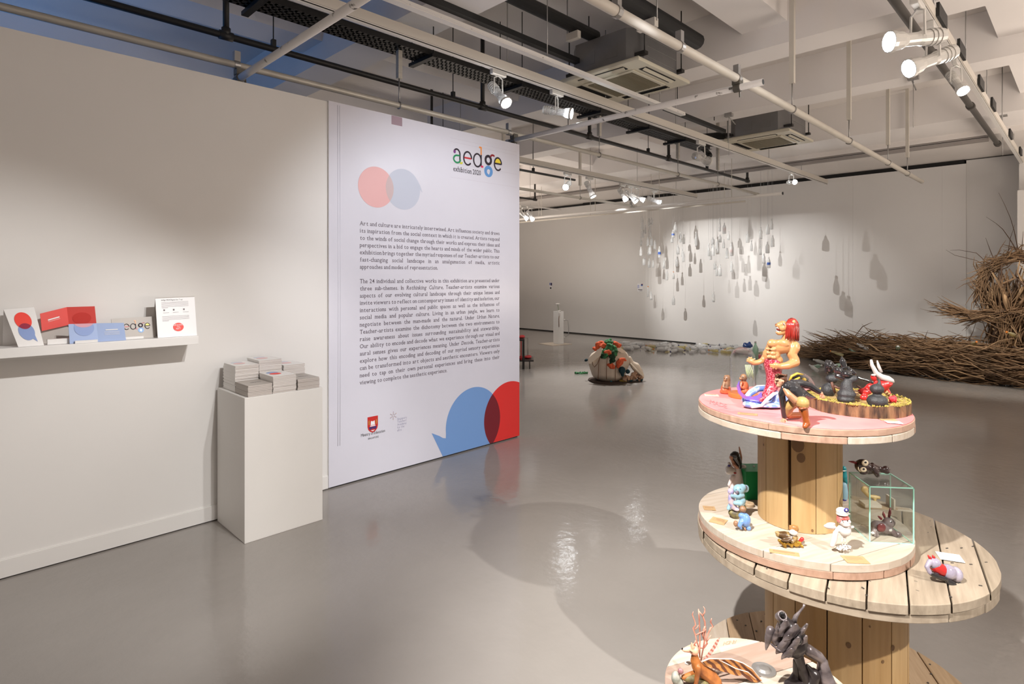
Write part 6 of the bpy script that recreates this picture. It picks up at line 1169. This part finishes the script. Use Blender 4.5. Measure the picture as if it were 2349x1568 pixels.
for W_ in ([(2349, 602), (2335, 570), (2327, 530), (2318, 500), (2305, 470), (2291, 442)], [(2335, 580), (2318, 550), (2300, 525), (2285, 512), (2262, 497)], [(2290, 640), (2270, 615), (2240, 597), (2190, 585), (2170, 573)], [(2300, 620), (2262, 600), (2240, 580), (2200, 573), (2180, 574)], [(2285, 607), (2270, 570), (2261, 545)], [(2310, 610), (2312, 580), (2318, 545), (2328, 515)], [(2340, 600), (2345, 560), (2347, 530)], [(2120, 785), (2124, 768), (2129, 757)], [(2168, 790), (2190, 773), (2204, 764)], [(2220, 785), (2232, 760), (2240, 735)]): whip(W_)
whip([(2300, 700), (2297, 660), (2290, 615)], 0.045); whip([(2310, 720), (2330, 660), (2345, 610)], 0.03); whip([(2278, 790), (2290, 740), (2288, 700)], 0.05)
o = [(px, py) for px, py in ((1865, 842), (1890, 832), (1935, 815), (1960, 806), (1990, 800), (2020, 818), (2060, 800), (2115, 830), (2230, 790), (2245, 812), (2300, 838), (2330, 770), (1905, 842), (1875, 850))]
for i, (px, py) in enumerate(o):
    p = at_x(px, py, 11.35) if i not in (0, 1, 12, 13) else at_z(px, py, 0.05)
    if p.z < 0.04: p.z = 0.04
    pr = dup(FB[2][0] if i % 3 == 2 else FB[0][0], p, (PI / 2 - 0.3, 0, rt.uniform(0, 6)), 'small plastic bottle tucked among the twigs of the branch sculpture', 'bottles among the twigs', (0.22, 0.22, 0.22))
    if i % 3 == 0:
        for c in pr.children:
            if c.name.startswith('body'): c.data = c.data.copy(); c.data.materials[0] = GPET
        pr['label'] = 'small green bottle tucked among the twigs of the branch sculpture'; pr['group'] = 'green bottles among the twigs'
    if i % 3 == 2: pr['label'] = 'small yellowish bottle tucked among the twigs of the branch sculpture'; pr['group'] = 'yellowish bottles among the twigs'
# ------------------------------------------------------------------ crocheted mound
f = Fig('crochet_mound', 'rounded cream felt mound with orange and green crochet in mid floor', 'sculpture', 1405, 872, 0, (1280, 760, 10.677))
FELT = mat('cream_felt', rgb(206, 190, 172), 0.9, var=0.12, vscale=6); YO = mat('orange_yarn', rgb(222, 98, 58), 0.85, var=0.35, vscale=40); YG = mat('green_yarn', rgb(72, 140, 88), 0.85, color2=rgb(26, 70, 40), vscale=30); YD = mat('teal_yarn', rgb(18, 52, 60), 0.85); YT = mat('turquoise_yarn', rgb(40, 150, 168), 0.8); YY = mat('yellow_yarn', rgb(206, 176, 84), 0.8); YB = mat('beige_yarn', rgb(190, 156, 128), 0.85, color2=rgb(110, 76, 58), vscale=30); CLOTH = mat('cream_cloth', rgb(226, 212, 194), 0.85)
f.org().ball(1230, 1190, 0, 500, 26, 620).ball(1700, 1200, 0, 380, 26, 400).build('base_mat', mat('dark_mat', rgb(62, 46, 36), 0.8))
f.org().ball(1240, 800, 0, 490, 400, 430).ball(1000, 720, -20, 260, 250, 300).ball(1500, 720, 0, 260, 300, 300).ball(1240, 1020, 0, 430, 200, 430).build('felt_body', FELT, vox=34)
f.plate('felt_flap', [(742, 660), (1055, 375), (1085, 450), (1045, 590), (950, 660), (800, 790), (745, 780)], -290, 24, CLOTH, slope=-0.25); f.plate('felt_flap', [(1440, 400), (1540, 400), (1640, 470), (1700, 590), (1740, 800), (1690, 700), (1620, 540), (1450, 470)], -220, 24, CLOTH, slope=0.3)
def crochet(name, pts, m, r, n, sp):
    o = f.org(); rc = random.Random(len(name) + n)
    for x, y, d in pts:
        for k in range(n): o.ball(x + rc.uniform(-sp, sp), y + rc.uniform(-sp, sp), d + rc.uniform(-sp, sp) * 0.7, r * rc.uniform(0.6, 1.2))
    return o.build(name, m, vox=15, smooth=1)
crochet('orange_crochet', [(930, 400, -150), (990, 340, -140), (1060, 310, -120), (1120, 370, -180), (1160, 340, -100), (1390, 300, -100), (1430, 330, -110), (1470, 360, -90), (1200, 520, -330), (1290, 530, -330), (1290, 840, -400), (1330, 880, -400)], YO, 38, 12, 52)
f.org().limb((1470, 860, -420, 46), (1470, 760, -400, 54), (1540, 690, -380, 54), (1620, 680, -360, 44), (1660, 710, -350, 28)).limb((1500, 800, -420, 60), (1560, 760, -400, 50)).build('orange_arch', YO, vox=20)
crochet('green_crochet', [(1220, 260, -60), (1270, 300, -120), (1180, 290, -80), (1240, 380, -220), (1300, 400, -240), (1180, 440, -260), (1370, 420, -230), (1120, 540, -310), (1150, 590, -330), (1390, 530, -290)], YG, 40, 14, 62)
crochet('dark_green_crochet', [(1340, 560, -330), (1330, 620, -350), (1340, 680, -380), (1320, 740, -390), (1120, 590, -330)], mat('dark_green_yarn', rgb(24, 52, 30), 0.9), 36, 12, 50)
f.org().ball(1570, 950, -430, 86, 96, 70).ball(1580, 1060, -420, 46, 50, 40).ball(1710, 980, -330, 60, 60, 50).build('teal_ball', YD, vox=18)
f.org().limb((1760, 640, -80, 40), (1790, 760, -80, 66), (1900, 860, -60, 110), (1990, 980, -60, 90), (2060, 1100, -60, 60)).build('cream_cloth', CLOTH, vox=24, smooth=1)
for k in range(6): f.wire('cloth_fold', [(1780 + 40 * k, 780 + 40 * k, -170, 14), (1830 + 40 * k, 850 + 40 * k, -180, 22), (1840 + 44 * k, 930 + 30 * k, -170, 10)], CLOTH, 6)
crochet('beige_crochet', [(1700, 1120, -330), (1760, 1130, -300), (1840, 1060, -240), (1890, 1020, -200), (1860, 1130, -220), (1960, 1090, -160), (2030, 1120, -120), (2000, 1170, -130), (1640, 1150, -380)], YB, 32, 10, 46)
crochet('dark_crochet', [(1960, 1195, -150), (2030, 1190, -110), (1800, 1190, -300)], YD, 26, 5, 30)
f.wires('brown_yarn', [[(1040, 580, -330, 9), (1000, 750, -390, 9), (990, 950, -410, 9), (980, 1180, -400, 9)], [(1210, 620, -400, 8), (1190, 850, -440, 8), (1185, 1170, -430, 8)], [(1030, 620, -350, 6), (960, 800, -400, 7), (890, 870, -360, 8), (855, 820, -340, 8), (840, 740, -330, 7)], [(1420, 830, -420, 7), (1410, 980, -420, 6), (1400, 1210, -400, 6)]], mat('brown_cord', rgb(120, 84, 60), 0.8), 6)
f.org().ball(1305, 1250, f.g(1250), 56, 34, 40).limb((1300, 1230, f.g(1250), 24), (1298, 1190, f.g(1250), 10)).build('turquoise_knot', YT, vox=14)
f.org().ball(690, 700, 60, 46, 34, 40, (0, -0.4, 0)).build('dark_leaf', YD)
bm = bmesh.new(); add_tube(bm, [f.P(1590 + 78 * math.cos(a), 1235 + 34 * math.sin(a), f.g(1235) + 40 * math.sin(a)) for a in [2 * PI * k / 16 for k in range(17)]], f.r(30), 8); obj('yellow_ring', bm, YY, f.root, smooth=True)
f2 = Fig('crochet_strip', 'green crochet strip with turquoise tip lying left of the felt mound', 'crochet', 1330, 857, 0, (1280, 760, 10.677))
o = f2.org(); rc = random.Random(9)
for k in range(60): o.ball(420 + 330 * rc.random(), 1035 + rc.uniform(-26, 22) - 20 * math.exp(-((420 + 5 * k - 600) / 60) ** 2), rc.uniform(-30, 30), rc.uniform(12, 26))
o.build('green_strip', YG, vox=12, smooth=1); f2.org().ball(390, 1070, -10, 52, 30, 36).build('turquoise_tip', YT)
# ------------------------------------------------------------------ white plinth with a flower, and the low red-topped table
c = at_z(1281, 790, 0); t = thing('plinth', 'slim white plinth with a flower and tube by the far wall', 'plinth', (c.x, c.y, 0), -0.2)
bm = bmesh.new(); add_box(bm, 0, 0.16, 0, 0.2, 0.012, 0.79); 
obj('body', bm, PL, t, bevel=0.004); bx('foot_mat', -0.28, 0.32, -0.12, 0.42, 0.0, 0.010, CREAM, t)
tb('stem', [(0.08, 0.1, 0.79), (0.085, 0.11, 0.86), (0.07, 0.12, 0.95)], 0.006, mat('green_stem', rgb(110, 130, 90), 0.6), t, 6)
bm = bmesh.new(); 
for k in range(6): a = k * PI / 3; add_ball(bm, (0.07 + 0.035 * math.cos(a), 0.12 + 0.035 * math.sin(a), 0.965), (0.03, 0.018, 0.012), (0, 0.4, a), 8, 5)
obj('flower', bm, WHITEG, t, smooth=True)
bm = bmesh.new(); add_ball(bm, (0.05, 0.03, 0.80), (0.05, 0.04, 0.02)); add_ball(bm, (0.02, -0.004, 0.72), (0.02, 0.02, 0.07)); obj('white_ribbon', bm, WHITEG, t, smooth=True); tb('dark_cord', [(0.02, -0.006, 0.78), (0.005, -0.008, 0.6), (0.01, -0.006, 0.42)], 0.008, mat('cord_brown', rgb(120, 90, 70), 0.7), t, 6)
tb('glass_tube', [(0.165, 0.0, 0.58), (0.24, -0.06, 0.57), (0.255, -0.07, 0.4), (0.255, -0.07, 0.22), (0.17, 0.0, 0.16)], 0.008, STEEL, t, 8)
for z in (0.58, 0.16): bm = bmesh.new(); add_ball(bm, (0.18, -0.005, z), 0.022); obj('white_knob', bm, WHITEG, t, smooth=True)
p = at_z(1195, 842, 0); BK = mat('table_black', (0.02, 0.018, 0.018, 1), 0.3)
t = thing('low_table', 'low black table with a lower shelf half hidden behind the panel edge', 'table', (p.x, p.y, 0), -PI / 4)
bx('top', -0.9, 0.06, -0.2, 0.3, 0.49, 0.52, BK, t); bx('shelf', -0.9, 0.22, -0.2, 0.3, 0.13, 0.155, BK, t); bx('post', 0.02, 0.06, -0.2, -0.16, 0.0, 0.49, BK, t); bx('post', -0.01, 0.01, -0.2, -0.17, 0.155, 0.49, REDG, t); tb('rod', [(0.13, 0.25, 0.155), (0.13, 0.25, 0.5)], 0.006, STEEL, t, 6); tb('rod', [(0.05, 0.28, 0.5), (0.13, 0.25, 0.5)], 0.006, STEEL, t, 6); bx('leg', 0.14, 0.16, -0.18, -0.16, 0, 0.13, BK, t)
for k, (x, y, z, lab) in enumerate(((0.0, 0.02, 0.521, 'red cloth cushion on top of the low black table'), (0.12, 0.05, 0.156, 'red cloth cushion at the right end of the low table shelf'), (-0.02, -0.05, 0.156, 'red cloth cushion on the low table shelf beside the post'))):
    c = thing('red_cushion', lab, 'cushion', t.matrix_basis @ Vector((x, y, z)) if False else (p.x + R2 * (x + y), p.y + R2 * (-x + y), z), -PI / 4); bm = bmesh.new(); add_ball(bm, (0, 0, 0.022), (0.075, 0.1, 0.022)); add_ball(bm, (0.02, 0.02, 0.03), (0.05, 0.05, 0.022)); obj('cover', bm, mat('red_cloth', rgb(226, 60, 66), 0.6), c, smooth=True)
# ------------------------------------------------------------------ paint and wood tones of the display pieces, toned down together
def tone(names, k):
    for n in names:
        m = MATS.get(n)
        if not m: continue
        b = m.node_tree.nodes['Principled BSDF']; c = b.inputs['Base Color'].default_value
        b.inputs['Base Color'].default_value = (c[0] * k, c[1] * k, c[2] * k, 1)
        for nd in m.node_tree.nodes:
            if nd.type == 'VALTORGB':
                for e in nd.color_ramp.elements: e.color = (e.color[0] * k, e.color[1] * k, e.color[2] * k, 1)
tone(['spool_wood_a', 'spool_wood_b', 'spool_wood_c', 'pale_wood_a', 'pale_wood_b', 'pinkish_wood', 'weathered_wood_a', 'weathered_wood_b', 'brownish_band', 'stave_pine_a', 'stave_pine_b'], 0.70)
tone(['kraft_card', 'cream_card', 'glazed_tan', 'glazed_red', 'painted_sea', 'painted_foam', 'white_glaze', 'fish_scales', 'orange_robe', 'doll_skin', 'khaki_cloth', 'boot_leather', 'tan_vest', 'bark', 'yellow_moss', 'red_glaze', 'bone_white', 'pink_white_glaze', 'pale_blue_glaze', 'lilac_glaze', 'mid_blue_glaze', 'gold_foil', 'tiger_glaze', 'tiger_head', 'cap_red', 'cream_eye', 'pale_yellow_wood', 'pale_violet_glaze', 'orange_fur_glaze', 'striped_feather', 'pink_feather', 'speckled_rock', 'pink_shell', 'dark_silver_leaf', 'yellow_glaze', 'orange_lacquer'], 0.67)
